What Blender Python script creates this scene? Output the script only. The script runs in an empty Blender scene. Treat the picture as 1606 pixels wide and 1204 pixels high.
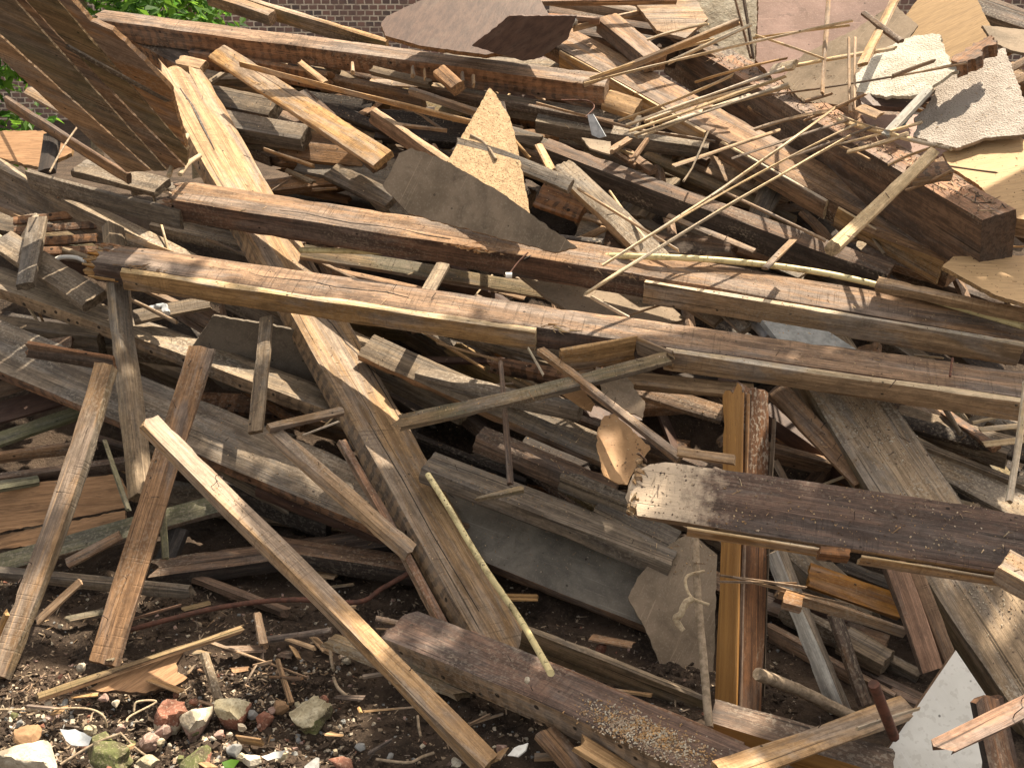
import bpy, bmesh, math, random
from mathutils import Vector, Matrix, noise

# ---------------------------------------------------------------- camera, world, sun
scn = bpy.context.scene
COL = scn.collection
CAM = Vector((0.0, 0.0, 1.9)); PITCH = math.radians(20.0); FPX = 1722.0; W0, H0 = 1606.0, 1204.0
cd = bpy.data.cameras.new('camera'); cam = bpy.data.objects.new('camera', cd); COL.objects.link(cam)
cam.location = CAM; cam.rotation_euler = (math.radians(90) - PITCH, 0, 0)
cd.sensor_width = 36.0; cd.lens = 36.0 * FPX / W0; cd.clip_start = 0.05; cd.clip_end = 400.0
scn.camera = cam

SUNV = Vector((0.36, 0.40, 1.0)).normalized()
w = bpy.data.worlds.new('World'); scn.world = w; w.use_nodes = True
nt = w.node_tree; bg = nt.nodes['Background']
sky = nt.nodes.new('ShaderNodeTexSky'); sky.sky_type = 'NISHITA'; sky.sun_disc = False
sky.sun_elevation = math.asin(SUNV.z); sky.sun_rotation = math.atan2(SUNV.x, SUNV.y)
sky.air_density = 1.0; sky.dust_density = 3.0; sky.ozone_density = 0.6
hsv = nt.nodes.new('ShaderNodeHueSaturation'); hsv.inputs['Saturation'].default_value = 0.45   # white balance of the photo
wb = nt.nodes.new('ShaderNodeMix'); wb.data_type = 'RGBA'; wb.blend_type = 'MULTIPLY'; wb.inputs[0].default_value = 1; wb.inputs[7].default_value = (1.0, .895, .745, 1)
nt.links.new(sky.outputs[0], hsv.inputs['Color']); nt.links.new(hsv.outputs[0], wb.inputs[6]); nt.links.new(wb.outputs[2], bg.inputs[0]); bg.inputs[1].default_value = 0.135
sd = bpy.data.lights.new('sun', 'SUN'); sd.energy = 5.0; sd.angle = math.radians(0.5); sd.color = (1.0, 0.875, 0.69)
sun = bpy.data.objects.new('sun', sd); COL.objects.link(sun)
sun.rotation_euler = SUNV.to_track_quat('Z', 'Y').to_euler(); sun.location = (3, 3, 8)
scn.view_settings.view_transform = 'Standard'; scn.view_settings.look = 'None'
scn.view_settings.exposure = 1.17; scn.view_settings.gamma = 1.0
scn.cycles.max_bounces = 6; scn.cycles.diffuse_bounces = 3; scn.cycles.glossy_bounces = 2

R = random.Random(7)

# ---------------------------------------------------------------- projection helpers
cp, sp = math.cos(PITCH), math.sin(PITCH)
FWD = Vector((0, cp, -sp)); UP = Vector((0, sp, cp)); RIGHT = Vector((1, 0, 0))
def ray(px, py):
    return FWD + RIGHT * ((px - W0/2) / FPX) + UP * ((H0/2 - py) / FPX)
def at(px, py, v):
    """v: |v|<1.6 lift off the slope of the heap; 1.8..9.9 distance Y; 10+h height above ground"""
    r = ray(px, py)
    if v >= 10:
        t = (v - 10 - CAM.z) / r.z; return CAM + r * t
    if v > 1.7:
        return CAM + r * (v / r.y)
    # slope z = 0.5*(Y-2.6)
    t = (CAM.z + 1.3) / (0.5 * r.y - r.z)
    t2 = t - v / r.y
    p = CAM + r * t2
    if p.z < 0.015: p = CAM + r * ((0.015 - CAM.z) / r.z)
    return p
def proj(p):
    d = p - CAM; f = d.dot(FWD)
    return (W0/2 + FPX * d.x / f, H0/2 - FPX * d.dot(UP) / f)

# ---------------------------------------------------------------- materials
MATS = {}
class NT:
    def __init__(s, name):
        s.m = bpy.data.materials.new(name); s.m.use_nodes = True
        s.t = s.m.node_tree; s.b = s.t.nodes['Principled BSDF']
        s.b.inputs['Specular IOR Level'].default_value = 0.3
    def n(s, ty, **kw):
        x = s.t.nodes.new(ty)
        for k, v in kw.items():
            if k.startswith('i_'):
                k2 = k[2:]; x.inputs[int(k2) if k2.isdigit() else k2].default_value = v
            else: setattr(x, k, v)
        return x
    def l(s, a, b): s.t.links.new(a, b)
    def coords(s, scale, src=None, rnd=True):
        tc = s.n('ShaderNodeTexCoord'); mp = s.n('ShaderNodeMapping'); mp.inputs['Scale'].default_value = scale
        if rnd:
            oi = s.n('ShaderNodeObjectInfo'); ad = s.n('ShaderNodeVectorMath', operation='MULTIPLY_ADD')
            ad.inputs[0].default_value = (37, 53, 71)
            cb = s.n('ShaderNodeCombineXYZ'); s.l(oi.outputs['Random'], cb.inputs[0]); s.l(oi.outputs['Random'], cb.inputs[1]); s.l(oi.outputs['Random'], cb.inputs[2])
            s.l(cb.outputs[0], ad.inputs[1]); s.l(tc.outputs['Object'], ad.inputs[2]); s.l(ad.outputs[0], mp.inputs['Vector'])
        else: s.l(tc.outputs['Object'], mp.inputs['Vector'])
        return mp.outputs[0]
    def noise(s, vec, scale=1, detail=4, rough=.6, dist=0):
        x = s.n('ShaderNodeTexNoise'); x.inputs['Scale'].default_value = scale; x.inputs['Detail'].default_value = detail
        x.inputs['Roughness'].default_value = rough; x.inputs['Distortion'].default_value = dist
        s.l(vec, x.inputs['Vector']); return x.outputs['Fac']
    def ramp(s, fac, a, b, lo=0., hi=1.):
        x = s.n('ShaderNodeMapRange'); x.interpolation_type = 'SMOOTHSTEP'
        for i, v in ((1, a), (2, b), (3, lo), (4, hi)): x.inputs[i].default_value = v
        s.l(fac, x.inputs[0]); return x.outputs[0]
    def mix(s, fac, a, b, mode='MIX'):
        x = s.n('ShaderNodeMix', data_type='RGBA', blend_type=mode)
        for sock, v in ((x.inputs[0], fac), (x.inputs[6], a), (x.inputs[7], b)):
            if hasattr(v, 'is_linked') or hasattr(v, 'links'): s.l(v, sock)
            elif isinstance(v, tuple): sock.default_value = (*v, 1) if len(v) == 3 else v
            else: sock.default_value = v
        return x.outputs[2]
    def math(s, op, a, b=0., c=None):
        x = s.n('ShaderNodeMath', operation=op)
        for i, v in enumerate((a, b) if c is None else (a, b, c)):
            if hasattr(v, 'links'): s.l(v, x.inputs[i])
            else: x.inputs[i].default_value = v
        return x.outputs[0]
    def bump(s, h, strength=.5, dist=.002):
        x = s.n('ShaderNodeBump'); x.inputs['Strength'].default_value = strength; x.inputs['Distance'].default_value = dist
        s.l(h, x.inputs['Height']); s.l(x.outputs[0], s.b.inputs['Normal'])
    def out(s, col, rough=.8):
        s.l(col, s.b.inputs['Base Color'])
        if hasattr(rough, 'links'): s.l(rough, s.b.inputs['Roughness'])
        else: s.b.inputs['Roughness'].default_value = rough
        return s.m

def wood(name, light, dark, stain=(.04, .028, .02), stain_amt=.35, saw=.25, moss=0., bars=0., dust=.15, end=None, knots=.7, crack=.6, jitter=.3):
    t = NT(name)
    g = t.noise(t.coords((4.2, 130, 130)), 1, 6, .75, .6)
    g2 = t.noise(t.coords((1.1, 24, 24)), 1, 4, .6, 1.5)
    wv = t.n('ShaderNodeTexWave', wave_type='BANDS', bands_direction='DIAGONAL'); wv.inputs['Scale'].default_value = 1
    wv.inputs['Distortion'].default_value = 5; wv.inputs['Detail'].default_value = 2; wv.inputs['Detail Scale'].default_value = .9
    t.l(t.coords((.5, 9, 9)), wv.inputs['Vector'])
    gm = t.math('ADD', t.math('MULTIPLY', g, .66), t.math('ADD', t.math('MULTIPLY', g2, .22), t.math('MULTIPLY', wv.outputs['Fac'], .07)))
    col = t.mix(t.ramp(gm, .38, .58), tuple(c*.8 for c in dark), tuple(min(.8, c*1.08) for c in light))
    # saw marks across the board
    if saw:
        sw = t.noise(t.coords((170, 4, 4)), 1, 2, .5); sm = t.noise(t.coords((3, 6, 6)), 1, 2)
        f = t.math('MULTIPLY', t.ramp(sw, .56, .68), t.ramp(sm, .45, .62))
        col = t.mix(t.math('MULTIPLY', f, saw), col, tuple(c*.35 for c in dark))
    # stains
    s1 = t.noise(t.coords((1.6, 8, 8)), 1, 5, .65, .6); s2 = t.noise(t.coords((9, 16, 16)), 1, 4, .7)
    sf = t.ramp(t.math('ADD', t.math('MULTIPLY', s1, .7), t.math('MULTIPLY', s2, .3)), .5, .66, 0, stain_amt*1.5)
    col = t.mix(t.math('MINIMUM', sf, 1.0), col, stain)
    iso = t.noise(t.coords((26, 40, 40)), 1, 6, .75); col = t.mix(t.ramp(iso, .44, .64, 0, .42), col, tuple(c*.45 for c in dark))
    iso2 = t.noise(t.coords((60, 95, 95)), 1, 4, .7); col = t.mix(t.ramp(iso2, .55, .68, 0, .35), col, tuple(min(.8, c*1.25) for c in light))
    wz = t.noise(t.coords((1.3, 7, 7)), 1, 5, .7, .8); hs0 = t.n('ShaderNodeHueSaturation'); hs0.inputs['Saturation'].default_value = .55; hs0.inputs['Value'].default_value = .80; t.l(col, hs0.inputs['Color'])
    col = t.mix(t.ramp(wz, .46, .60, 0, .85), col, hs0.outputs[0])
    gw = t.noise(t.coords((4.5, 13, 13)), 1, 6, .75, .3)
    col = t.mix(t.ramp(gw, .48, .70, 0, .5), col, tuple(c*.30+.012 for c in dark))
    sc_ = t.noise(t.coords((1.6, 120, 120)), 1, 3, .6, .2); sm_ = t.noise(t.coords((2.6, 9, 9)), 1, 2)
    col = t.mix(t.math('MULTIPLY', t.ramp(sc_, .60, .68), t.ramp(sm_, .48, .62, 0, .45)), col, tuple(min(.75, c*1.5+.03) for c in light))
    nh = t.n('ShaderNodeTexVoronoi'); nh.inputs['Scale'].default_value = 1; t.l(t.coords((11, 14, 14)), nh.inputs['Vector'])
    col = t.mix(t.ramp(nh.outputs['Distance'], .045, .07, .85, 0), col, (.012, .008, .006))
    # long cracks
    ck = t.noise(t.coords((1.2, 105, 105)), 1, 2, .5, .3)
    cf = t.math('MULTIPLY', t.ramp(ck, .655, .70), crack)
    col = t.mix(cf, col, (.012, .008, .006))
    # knots
    if knots:
        vo = t.n('ShaderNodeTexVoronoi'); vo.inputs['Scale'].default_value = 1; t.l(t.coords((2.4, 9, 9)), vo.inputs['Vector'])
        kf = t.ramp(vo.outputs['Distance'], .10, .17, knots, 0)
        col = t.mix(kf, col, tuple(c*.5 for c in dark))
    if bars:
        b1 = t.noise(t.coords((0.01, 25, 25)), 1, 3); tc = t.n('ShaderNodeTexCoord'); sx = t.n('ShaderNodeSeparateXYZ'); t.l(tc.outputs['Object'], sx.inputs[0])
        fr = t.math('FRACT', t.math('ADD', t.math('MULTIPLY', sx.outputs[0], 21.), t.math('MULTIPLY', t.noise(t.coords((5, 30, 30)), 1, 3), 1.1)))
        nb = t.noise(t.coords((14, 30, 30)), 1, 3)
        bf = t.math('MULTIPLY', t.ramp(t.math('ABSOLUTE', t.math('SUBTRACT', fr, .5)), .16, .24), t.ramp(nb, .36, .6))
        col = t.mix(t.math('MULTIPLY', bf, bars), col, tuple(min(1, c*1.9) for c in light))
        vd = t.n('ShaderNodeTexVoronoi'); vd.inputs['Scale'].default_value = 1; vd.inputs['Randomness'].default_value = .7
        t.l(t.coords((21, 21, 21), rnd=False), vd.inputs['Vector'])
        col = t.mix(t.ramp(vd.outputs['Distance'], .13, .2, .9, 0), col, (.012, .008, .006))
    if moss:
        mo = t.noise(t.coords((3, 6, 6)), 1, 5, .7)
        col = t.mix(t.ramp(mo, .42, .62, 0, moss), col, (.10, .12, .045))
    if dust:
        dn = t.noise(t.coords((90, 110, 110)), 1, 3, .6); dm = t.noise(t.coords((2.2, 5, 5)), 1, 4, .6)
        col = t.mix(t.math('MULTIPLY', t.math('MULTIPLY', t.ramp(dn, .5, .62), t.ramp(dm, .45, .65)), dust*2.2), col, (.42, .36, .28))
    # end grain
    tc = t.n('ShaderNodeTexCoord'); sx = t.n('ShaderNodeSeparateXYZ'); t.l(tc.outputs['Normal'], sx.inputs[0])
    ef = t.ramp(t.math('ABSOLUTE', sx.outputs[0]), .45, .8)
    en = t.noise(t.coords((60, 90, 90)), 1, 3, .7)
    e = end or tuple(c*.85 for c in light)
    col = t.mix(t.math('MULTIPLY', ef, .85), col, t.mix(t.ramp(en, .35, .65), tuple(c*.35 for c in e), e))
    # per object tone
    oi = t.n('ShaderNodeObjectInfo'); hs = t.n('ShaderNodeHueSaturation')
    t.l(t.math('ADD', t.math('MULTIPLY', oi.outputs['Random'], jitter), 1-jitter*.5), hs.inputs['Value'])
    t.l(t.math('ADD', t.math('MULTIPLY', t.math('FRACT', t.math('MULTIPLY', oi.outputs['Random'], 7.3)), .25), .88), hs.inputs['Saturation'])
    t.l(col, hs.inputs['Color'])
    h = t.math('SUBTRACT', t.math('ADD', t.math('MULTIPLY', g, .7), t.math('MULTIPLY', iso, .5)), t.math('MULTIPLY', cf, .8))
    if saw: h = t.math('SUBTRACT', h, t.math('MULTIPLY', f, .3))
    t.bump(h, .9, .004)
    MATS[name] = t.out(hs.outputs[0], t.ramp(g, .3, .7, .62, .9))
    return MATS[name]

wood('pale', (0.506, 0.327, 0.172), (0.340, 0.202, 0.096), stain=(.17,.11,.07), stain_amt=.25, dust=.1)
wood('lath', (.74, .56, .355), (.57, .41, .23), stain=(.28,.18,.09), stain_amt=.22, saw=.1, knots=.0, dust=0, crack=.3)
wood('redbeam',(.34, .19, .115), (.2, .11, .065), stain=(.07,.04,.03), stain_amt=.45, end=(.075, .055, .042))
wood('honey', (.47, .30, .155), (.32, .195, .095), stain=(.12,.07,.04), stain_amt=.3)
wood('tan', (0.432, 0.288, 0.176), (0.292, 0.185, 0.108), stain=(.08,.055,.04), stain_amt=.4)
wood('brown', (0.338, 0.204, 0.115), (0.188, 0.108, 0.060), stain_amt=.4)
wood('red', (0.363, 0.198, 0.116), (0.220, 0.116, 0.066), stain=(.09,.045,.035), stain_amt=.45)
wood('rust', (0.265, 0.134, 0.065), (0.127, 0.065, 0.035), stain=(.035,.022,.016), stain_amt=.7, bars=.25, saw=.1)
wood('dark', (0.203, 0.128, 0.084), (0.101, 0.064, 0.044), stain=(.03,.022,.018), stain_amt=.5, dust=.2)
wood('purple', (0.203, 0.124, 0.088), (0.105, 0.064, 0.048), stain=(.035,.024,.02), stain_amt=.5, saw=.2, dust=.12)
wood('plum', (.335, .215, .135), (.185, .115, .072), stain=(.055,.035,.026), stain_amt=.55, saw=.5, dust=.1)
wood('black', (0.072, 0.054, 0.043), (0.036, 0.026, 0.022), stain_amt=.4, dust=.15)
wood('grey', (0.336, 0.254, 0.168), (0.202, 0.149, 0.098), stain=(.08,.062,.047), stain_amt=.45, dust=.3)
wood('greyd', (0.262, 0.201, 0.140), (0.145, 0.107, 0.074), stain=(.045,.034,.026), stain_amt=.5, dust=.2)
wood('green', (0.218, 0.196, 0.116), (0.127, 0.113, 0.066), stain=(.06,.05,.035), stain_amt=.4, moss=.3)
wood('mossy',  (.30, .205, .115), (.17, .115, .062), stain=(.05,.036,.022), stain_amt=.6, moss=.22)
wood('joist', (0.436, 0.293, 0.167), (0.281, 0.177, 0.095), stain=(.17,.12,.08), stain_amt=.22, saw=.6, dust=.1, crack=.75, jitter=.05)
wood('edge',   (.33, .225, .135), (.21, .135, .078), stain=(.06,.042,.03), stain_amt=.4, bars=.34, jitter=.1)
wood('dots',   (.34, .225, .13), (.2, .125, .07), stain=(.06,.04,.025), stain_amt=.5, bars=.2)
wood('varnish',(.40, .20, .065), (.28, .125, .035), stain=(.10,.05,.02), stain_amt=.3, saw=0, knots=0, crack=.2, dust=.12)
wood('varnishd',(.17, .075, .03), (.09, .04, .018), stain=(.04,.025,.015), stain_amt=.45, saw=0, knots=0, dust=.3)
wood('whitep', (.70, .66, .58), (.54, .50, .43), stain=(.20,.16,.12), stain_amt=.35, saw=0, knots=0, dust=0)
wood('chalk',  (.46, .34, .2), (.30, .2, .115), stain=(.12,.085,.07), stain_amt=.3, dust=.5)
wood('palebrd', (0.378, 0.270, 0.166), (0.263, 0.180, 0.104), stain=(.13,.10,.075), stain_amt=.35, dust=.45, saw=.1, knots=0)
wood('charred', (0.111, 0.088, 0.074), (0.058, 0.045, 0.038), stain=(.02,.017,.015), stain_amt=.5, dust=.35)

def plain(name, a, b, scale=20, rough=.8, spots=None, bumpd=.001, bs=60, stretch=(1,1,1), spotscale=160, spotamt=.6, stain=None, stain_amt=.6):
    t = NT(name)
    c = t.coords(stretch)
    n1 = t.noise(c, scale, 5, .65); col = t.mix(t.ramp(n1, .35, .65), b, a)
    if stain:
        col = t.mix(t.ramp(t.noise(c, scale*.35, 5, .7, .5), .5, .66, 0, stain_amt), col, stain)
    if stain:
        n5 = t.noise(c, scale*1.7, 6, .75, .8); col = t.mix(t.ramp(n5, .52, .72, 0, .6), col, tuple(x*(.85 if b[0] > .6 else .55) for x in b))
        sv = t.noise(t.coords((4, 190, 60)), 1, 3, .6, .4); col = t.mix(t.ramp(sv, .63, .68, 0, .4), col, tuple(min(.8, x*1.6) for x in a))
        vv = t.n('ShaderNodeTexVoronoi'); vv.inputs['Scale'].default_value = 17; t.l(c, vv.inputs['Vector']); col = t.mix(t.ramp(vv.outputs['Distance'], .05, .09, .8, 0), col, (.03, .02, .015))
    n2 = t.noise(c, bs, 4, .6)
    if spots:
        n3 = t.noise(c, spotscale, 2, .5)
        col = t.mix(t.ramp(n3, .56, .64, 0, spotamt), col, spots)
    t.bump(n2, .8, bumpd)
    MATS[name] = t.out(col, rough); return MATS[name]
plain('ply', (.53,.35,.185), (.42,.27,.135), 30, .7, stretch=(.5,9,9), stain=(.2,.13,.08), stain_amt=.3)
plain('plyo', (.38,.22,.115), (.26,.145,.072), 24, .7, stretch=(.6,7,7), stain=(.08,.045,.025))
plain('chip', (.47,.33,.19), (.33,.225,.125), 45, .85, spots=(.17,.10,.05), spotscale=150, bumpd=.004, bs=90, spotamt=.8)
plain('card', (.27,.205,.145), (.17,.128,.088), 6, .85, stain=(.11,.085,.06), spots=(.4,.34,.26), spotamt=.2)
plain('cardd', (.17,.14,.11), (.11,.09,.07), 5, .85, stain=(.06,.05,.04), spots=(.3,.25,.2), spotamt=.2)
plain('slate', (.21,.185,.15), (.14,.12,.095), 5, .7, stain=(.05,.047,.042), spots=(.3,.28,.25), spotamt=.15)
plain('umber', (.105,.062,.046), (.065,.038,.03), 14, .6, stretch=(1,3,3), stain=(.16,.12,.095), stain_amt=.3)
plain('mauve', (.33,.215,.18), (.25,.16,.13), 6, .75, stain=(.2,.13,.11), spots=(.55,.45,.4), spotamt=.15)
plain('gold', (.40,.205,.062), (.29,.14,.04), 5, .42, stretch=(.5,9,9), stain=(.14,.07,.03), stain_amt=.3, spots=(.5,.35,.2), spotamt=.15)
plain('white', (.80,.78,.73), (.72,.70,.65), 5, .55, stain=(.52,.48,.42), stain_amt=.4, spots=(.4,.36,.3), spotscale=60, spotamt=.25, bumpd=.0003)
plain('nail', (.07,.045,.035), (.03,.022,.02), 40, .6)
plain('iron', (.14,.06,.04), (.07,.035,.025), 40, .75)
plain('teal', (.03,.08,.075), (.02,.05,.05), 8, .5)
plain('moss_stone', (.12,.13,.05), (.07,.055,.035), 25, .95, spots=(.25,.22,.14), bumpd=.006, bs=40)
plain('brickred', (.27,.12,.08), (.17,.075,.05), 22, .95, stain=(.10,.07,.05), spots=(.42,.32,.24), bumpd=.006, bs=50, spotamt=.4)
plain('limey', (.54,.48,.34), (.33,.28,.18), 22, .95, stain=(.12,.09,.06), spots=(.2,.16,.09), bumpd=.008, bs=40, spotamt=.5)
plain('conc', (.56,.5,.4), (.38,.32,.24), 22, .95, stain=(.13,.10,.07), spots=(.25,.2,.12), bumpd=.006, bs=50, spotamt=.4)
plain('pinkst', (.34,.23,.19), (.23,.15,.12), 35, .9, stain=(.1,.07,.05), spots=(.6,.5,.45), bumpd=.004, spotamt=.3)
plain('greyst', (.28,.28,.27), (.18,.18,.175), 30, .9, bumpd=.003)
plain('veneer', (.43,.26,.13), (.33,.19,.09), 6, .6, stain=(.15,.08,.04), stain_amt=.35)
plain('orangest', (.32,.2,.11), (.22,.13,.07), 30, .9, bumpd=.004)
plain('twig', (.36,.28,.2), (.2,.15,.1), 60, .9, bumpd=.001)
plain('rope', (.5,.4,.27), (.34,.26,.17), 120, .95, bumpd=.002, bs=200)
plain('leafy', (.12,.25,.03), (.05,.13,.015), 3, .5)
plain('leafy2', (.07,.16,.03), (.03,.08,.015), 3, .5)
for nm_, c_ in (('leafy', (.22, .42, .05)), ('leafy2', (.10, .26, .04))):
    m_ = MATS[nm_]; nt_ = m_.node_tree; tr_ = nt_.nodes.new('ShaderNodeBsdfTranslucent'); tr_.inputs['Color'].default_value = (*c_, 1)
    mx_ = nt_.nodes.new('ShaderNodeMixShader'); mx_.inputs[0].default_value = .5; ou_ = nt_.nodes['Material Output']
    nt_.links.new(nt_.nodes['Principled BSDF'].outputs[0], mx_.inputs[1]); nt_.links.new(tr_.outputs[0], mx_.inputs[2]); nt_.links.new(mx_.outputs[0], ou_.inputs[0])
plain('foil', (.5,.52,.55), (.3,.32,.34), 30, .3)
t = NT('stipple'); c = t.coords((1,1,1)); v = t.n('ShaderNodeTexVoronoi'); v.inputs['Scale'].default_value = 150; t.l(c, v.inputs['Vector'])
n1 = t.noise(c, 8, 4); nn = t.noise(c, 110, 3)
t.bump(t.math('ADD', v.outputs['Distance'], nn), 1.0, .0045)
MATS['stipple'] = t.out(t.mix(t.ramp(n1,.4,.6), (.36,.315,.275), (.28,.24,.205)), .9)
t = NT('stipplew'); c = t.coords((1,1,1)); v = t.n('ShaderNodeTexVoronoi'); v.inputs['Scale'].default_value = 130; t.l(c, v.inputs['Vector'])
nn = t.noise(c, 90, 3); n1 = t.noise(c, 9, 4)
t.bump(t.math('ADD', v.outputs['Distance'], nn), 1.0, .004)
MATS['stipplew'] = t.out(t.mix(t.ramp(n1,.4,.6), (.46,.43,.37), (.36,.33,.275)), .9)
t = NT('conduit'); c = t.coords((1,1,1)); n1 = t.noise(c, 14, 5, .7); n2 = t.noise(c, 60, 3)
cc = t.mix(t.ramp(n1,.5,.62,0,.75), (.66,.56,.30), (.28,.22,.11)); cc = t.mix(t.ramp(n2,.6,.68,0,.7), cc, (.08,.06,.03))
MATS['conduit'] = t.out(cc, .45)

# ---------------------------------------------------------------- things
MW = {}
GROUPS = {'joist': 'long joists and beams of the heap', 'plank': 'broken planks of the heap', 'lath': 'thin laths and splintered strips',
 'timber': 'square timbers and studs of the heap', 'board': 'flat boards and sheets of the heap', 'stone': 'stones and brick pieces in the soil', 'stick': 'thin sticks of the heap'}
def tag(o, label, cat, group=None, kind=None):
    if kind: o['kind'] = kind
    if label: o['label'] = label
    if cat: o['category'] = cat
    if group or cat in GROUPS: o['group'] = group or GROUPS[cat]
    return o
def link(name, me, M=None, parent=None, mats=()):
    o = bpy.data.objects.new(name, me); COL.objects.link(o)
    for m in mats: me.materials.append(MATS[m])
    M = M or Matrix.Identity(4)
    if parent:
        o.parent = parent; o.matrix_basis = MW[parent.name].inverted() @ M
    else: o.matrix_basis = M
    MW[o.name] = M
    return o
def finish(me, ang=32):
    me.polygons.foreach_set('use_smooth', [True]*len(me.polygons)); me.set_sharp_from_angle(angle=math.radians(ang)); me.update()

def plank_mesh(L, w1, w2, ends='cc', m2=False, sa=0., sb=0., bow=0., seed=None, jag=None, rough=1., taper=(1,1), twist=0.):
    """x 0..L, y 0..w1, z -w2..0 ; face z=0 is face 1, face y=0 is face 2"""
    seed = R.random()*1000 if seed is None else seed
    rr = random.Random(seed); S = Vector((seed*3.1, seed*1.7, seed))
    NU = max(3, min(12, int(w1/.016))); NV = max(1, min(6, int(w2/.016)))
    nx = max(4, min(70, int(L/.03)))
    wm = max(w1, w2); thin = min(w1, w2)
    loop = [(i, 0) for i in range(NU)] + [(NU, j) for j in range(NV)] + [(NU-i, NV) for i in range(NU)] + [(0, NV-j) for j in range(NV)]
    corners = {(0,0), (NU,0), (NU,NV), (0,NV)}
    amp = jag if jag is not None else min(.12, wm*.55 + .01)
    offA = {}; offB = {}
    for i in range(NU+1):
        for j in range(NV+1):
            yy = i/NU*w1; zz = j/NV*w2
            for off, ch, k in ((offA, ends[0], 3.3), (offB, ends[1], 9.1)):
                if ch == 'j':
                    v = .5 + .5*noise.noise(Vector((yy*34+seed, zz*34, k*seed))) + .3*noise.noise(Vector((yy*90, zz*90+k, seed))) + .25*(rr.random()-.5)
                    off[i,j] = amp*(v-.35)*1.25
                elif ch == 'r':      # rounded, rotten end
                    q = abs(i/NU-.5)*2
                    off[i,j] = -amp*(.9 if yy > w1*.5 else .45)*q**3.6 + amp*.22*noise.noise(Vector((yy*60, zz*60, seed))) + .16*amp*rr.random()
                else: off[i,j] = .0045*(rr.random()-.3) + .004*noise.noise(Vector((yy*50+seed, zz*50, k)))
    wear = .0018*rough
    verts = []; faces = []; mids = []
    xs = [i/nx for i in range(nx+1)]
    bf = lambda x: bow*4*(x/L)*(1-x/L)
    for a, s in enumerate(xs):
        for (i, j) in loop:
            y = i/NU*w1; z = -j/NV*w2
            x = s*L
            fA = max(0., 1-s*nx/1.6) if False else 0
            if offA[i,j] > 0: x -= offA[i,j]*(a == 0)
            else: x -= offA[i,j]*max(0, 1-a/7)
            if offB[i,j] > 0: x += offB[i,j]*(a == nx)
            else: x += offB[i,j]*max(0, 1-(nx-a)/7)
            x += sa*(y-w1*.5)*(1-s)*(1 if a < 2 else max(0, 1-a*.4)) + sb*(y-w1*.5)*s*(1 if a > nx-2 else max(0, 1-(nx-a)*.4))
            p = Vector((s*L*3, i*.9, j*.9)) + S
            d = wear*noise.noise(p*1.2)*2
            cy = (y-w1*.5); cz = (z+w2*.5)
            sc = taper[0]*(1-s) + taper[1]*s
            yo = cy*sc; zo = cz
            if (i, j) in corners:
                ch = .0022*rough + .008*rough*max(0, noise.noise(Vector((s*L*13, i*5.1, j*4.3))+S)-.2)*min(1, thin/.04)
                yo -= math.copysign(min(ch, w1*.2), cy); zo -= math.copysign(min(ch, w2*.2), cz)
            if j in (0, NV): zo += d if abs(w2) > .008 else d*.2
            if i in (0, NU): yo += d
            lo = .0028*rough*noise.noise(Vector((s*L*.8, 3, 1))+S)
            ta = twist*(s-.5); yo, zo = yo-zo*ta, zo+yo*ta
            verts.append((x, w1*.5+yo+bf(s*L)+lo, -w2*.5+zo+lo*.6))
    n = len(loop)
    for a in range(nx):
        for k in range(n):
            k2 = (k+1) % n
            faces.append((a*n+k, a*n+k2, (a+1)*n+k2, (a+1)*n+k))
            ia, ja = loop[k]; ib, jb = loop[k2]
            mids.append(1 if (m2 and ia == 0 and ib == 0) else 0)
    for end, base, off, sgn in ((0, 0, offA, -1), (1, nx*n, offB, 1)):
        idx = {ij: base+k for k, ij in enumerate(loop)}
        ch = ends[end]
        for i in range(1, NU):
            for j in range(1, NV):
                y = i/NU*w1; z = -j/NV*w2
                dep = 0
                if ch in 'jr': dep = rr.random()*amp*.5 - amp*.25
                sl = (sb if end else sa)*(y-w1*.5)
                x = (L if end else 0) + sgn*(off[i,j]+dep) + sl
                ta = twist*(end-.5); idx[i,j] = len(verts); verts.append((x, y - (z+w2*.5)*ta + bf(L*end), z + (y-w1*.5)*ta))
        for i in range(NU):
            for j in range(NV):
                q = (idx[i,j], idx[i+1,j], idx[i+1,j+1], idx[i,j+1])
                faces.append(q if end else q[::-1]); mids.append(0)
    me = bpy.data.meshes.new('m'); me.from_pydata(verts, [], faces)
    me.polygons.foreach_set('material_index', mids)
    bm = bmesh.new(); bm.from_mesh(me); bmesh.ops.recalc_face_normals(bm, faces=bm.faces); bm.to_mesh(me); bm.free()
    finish(me)
    return me

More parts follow.
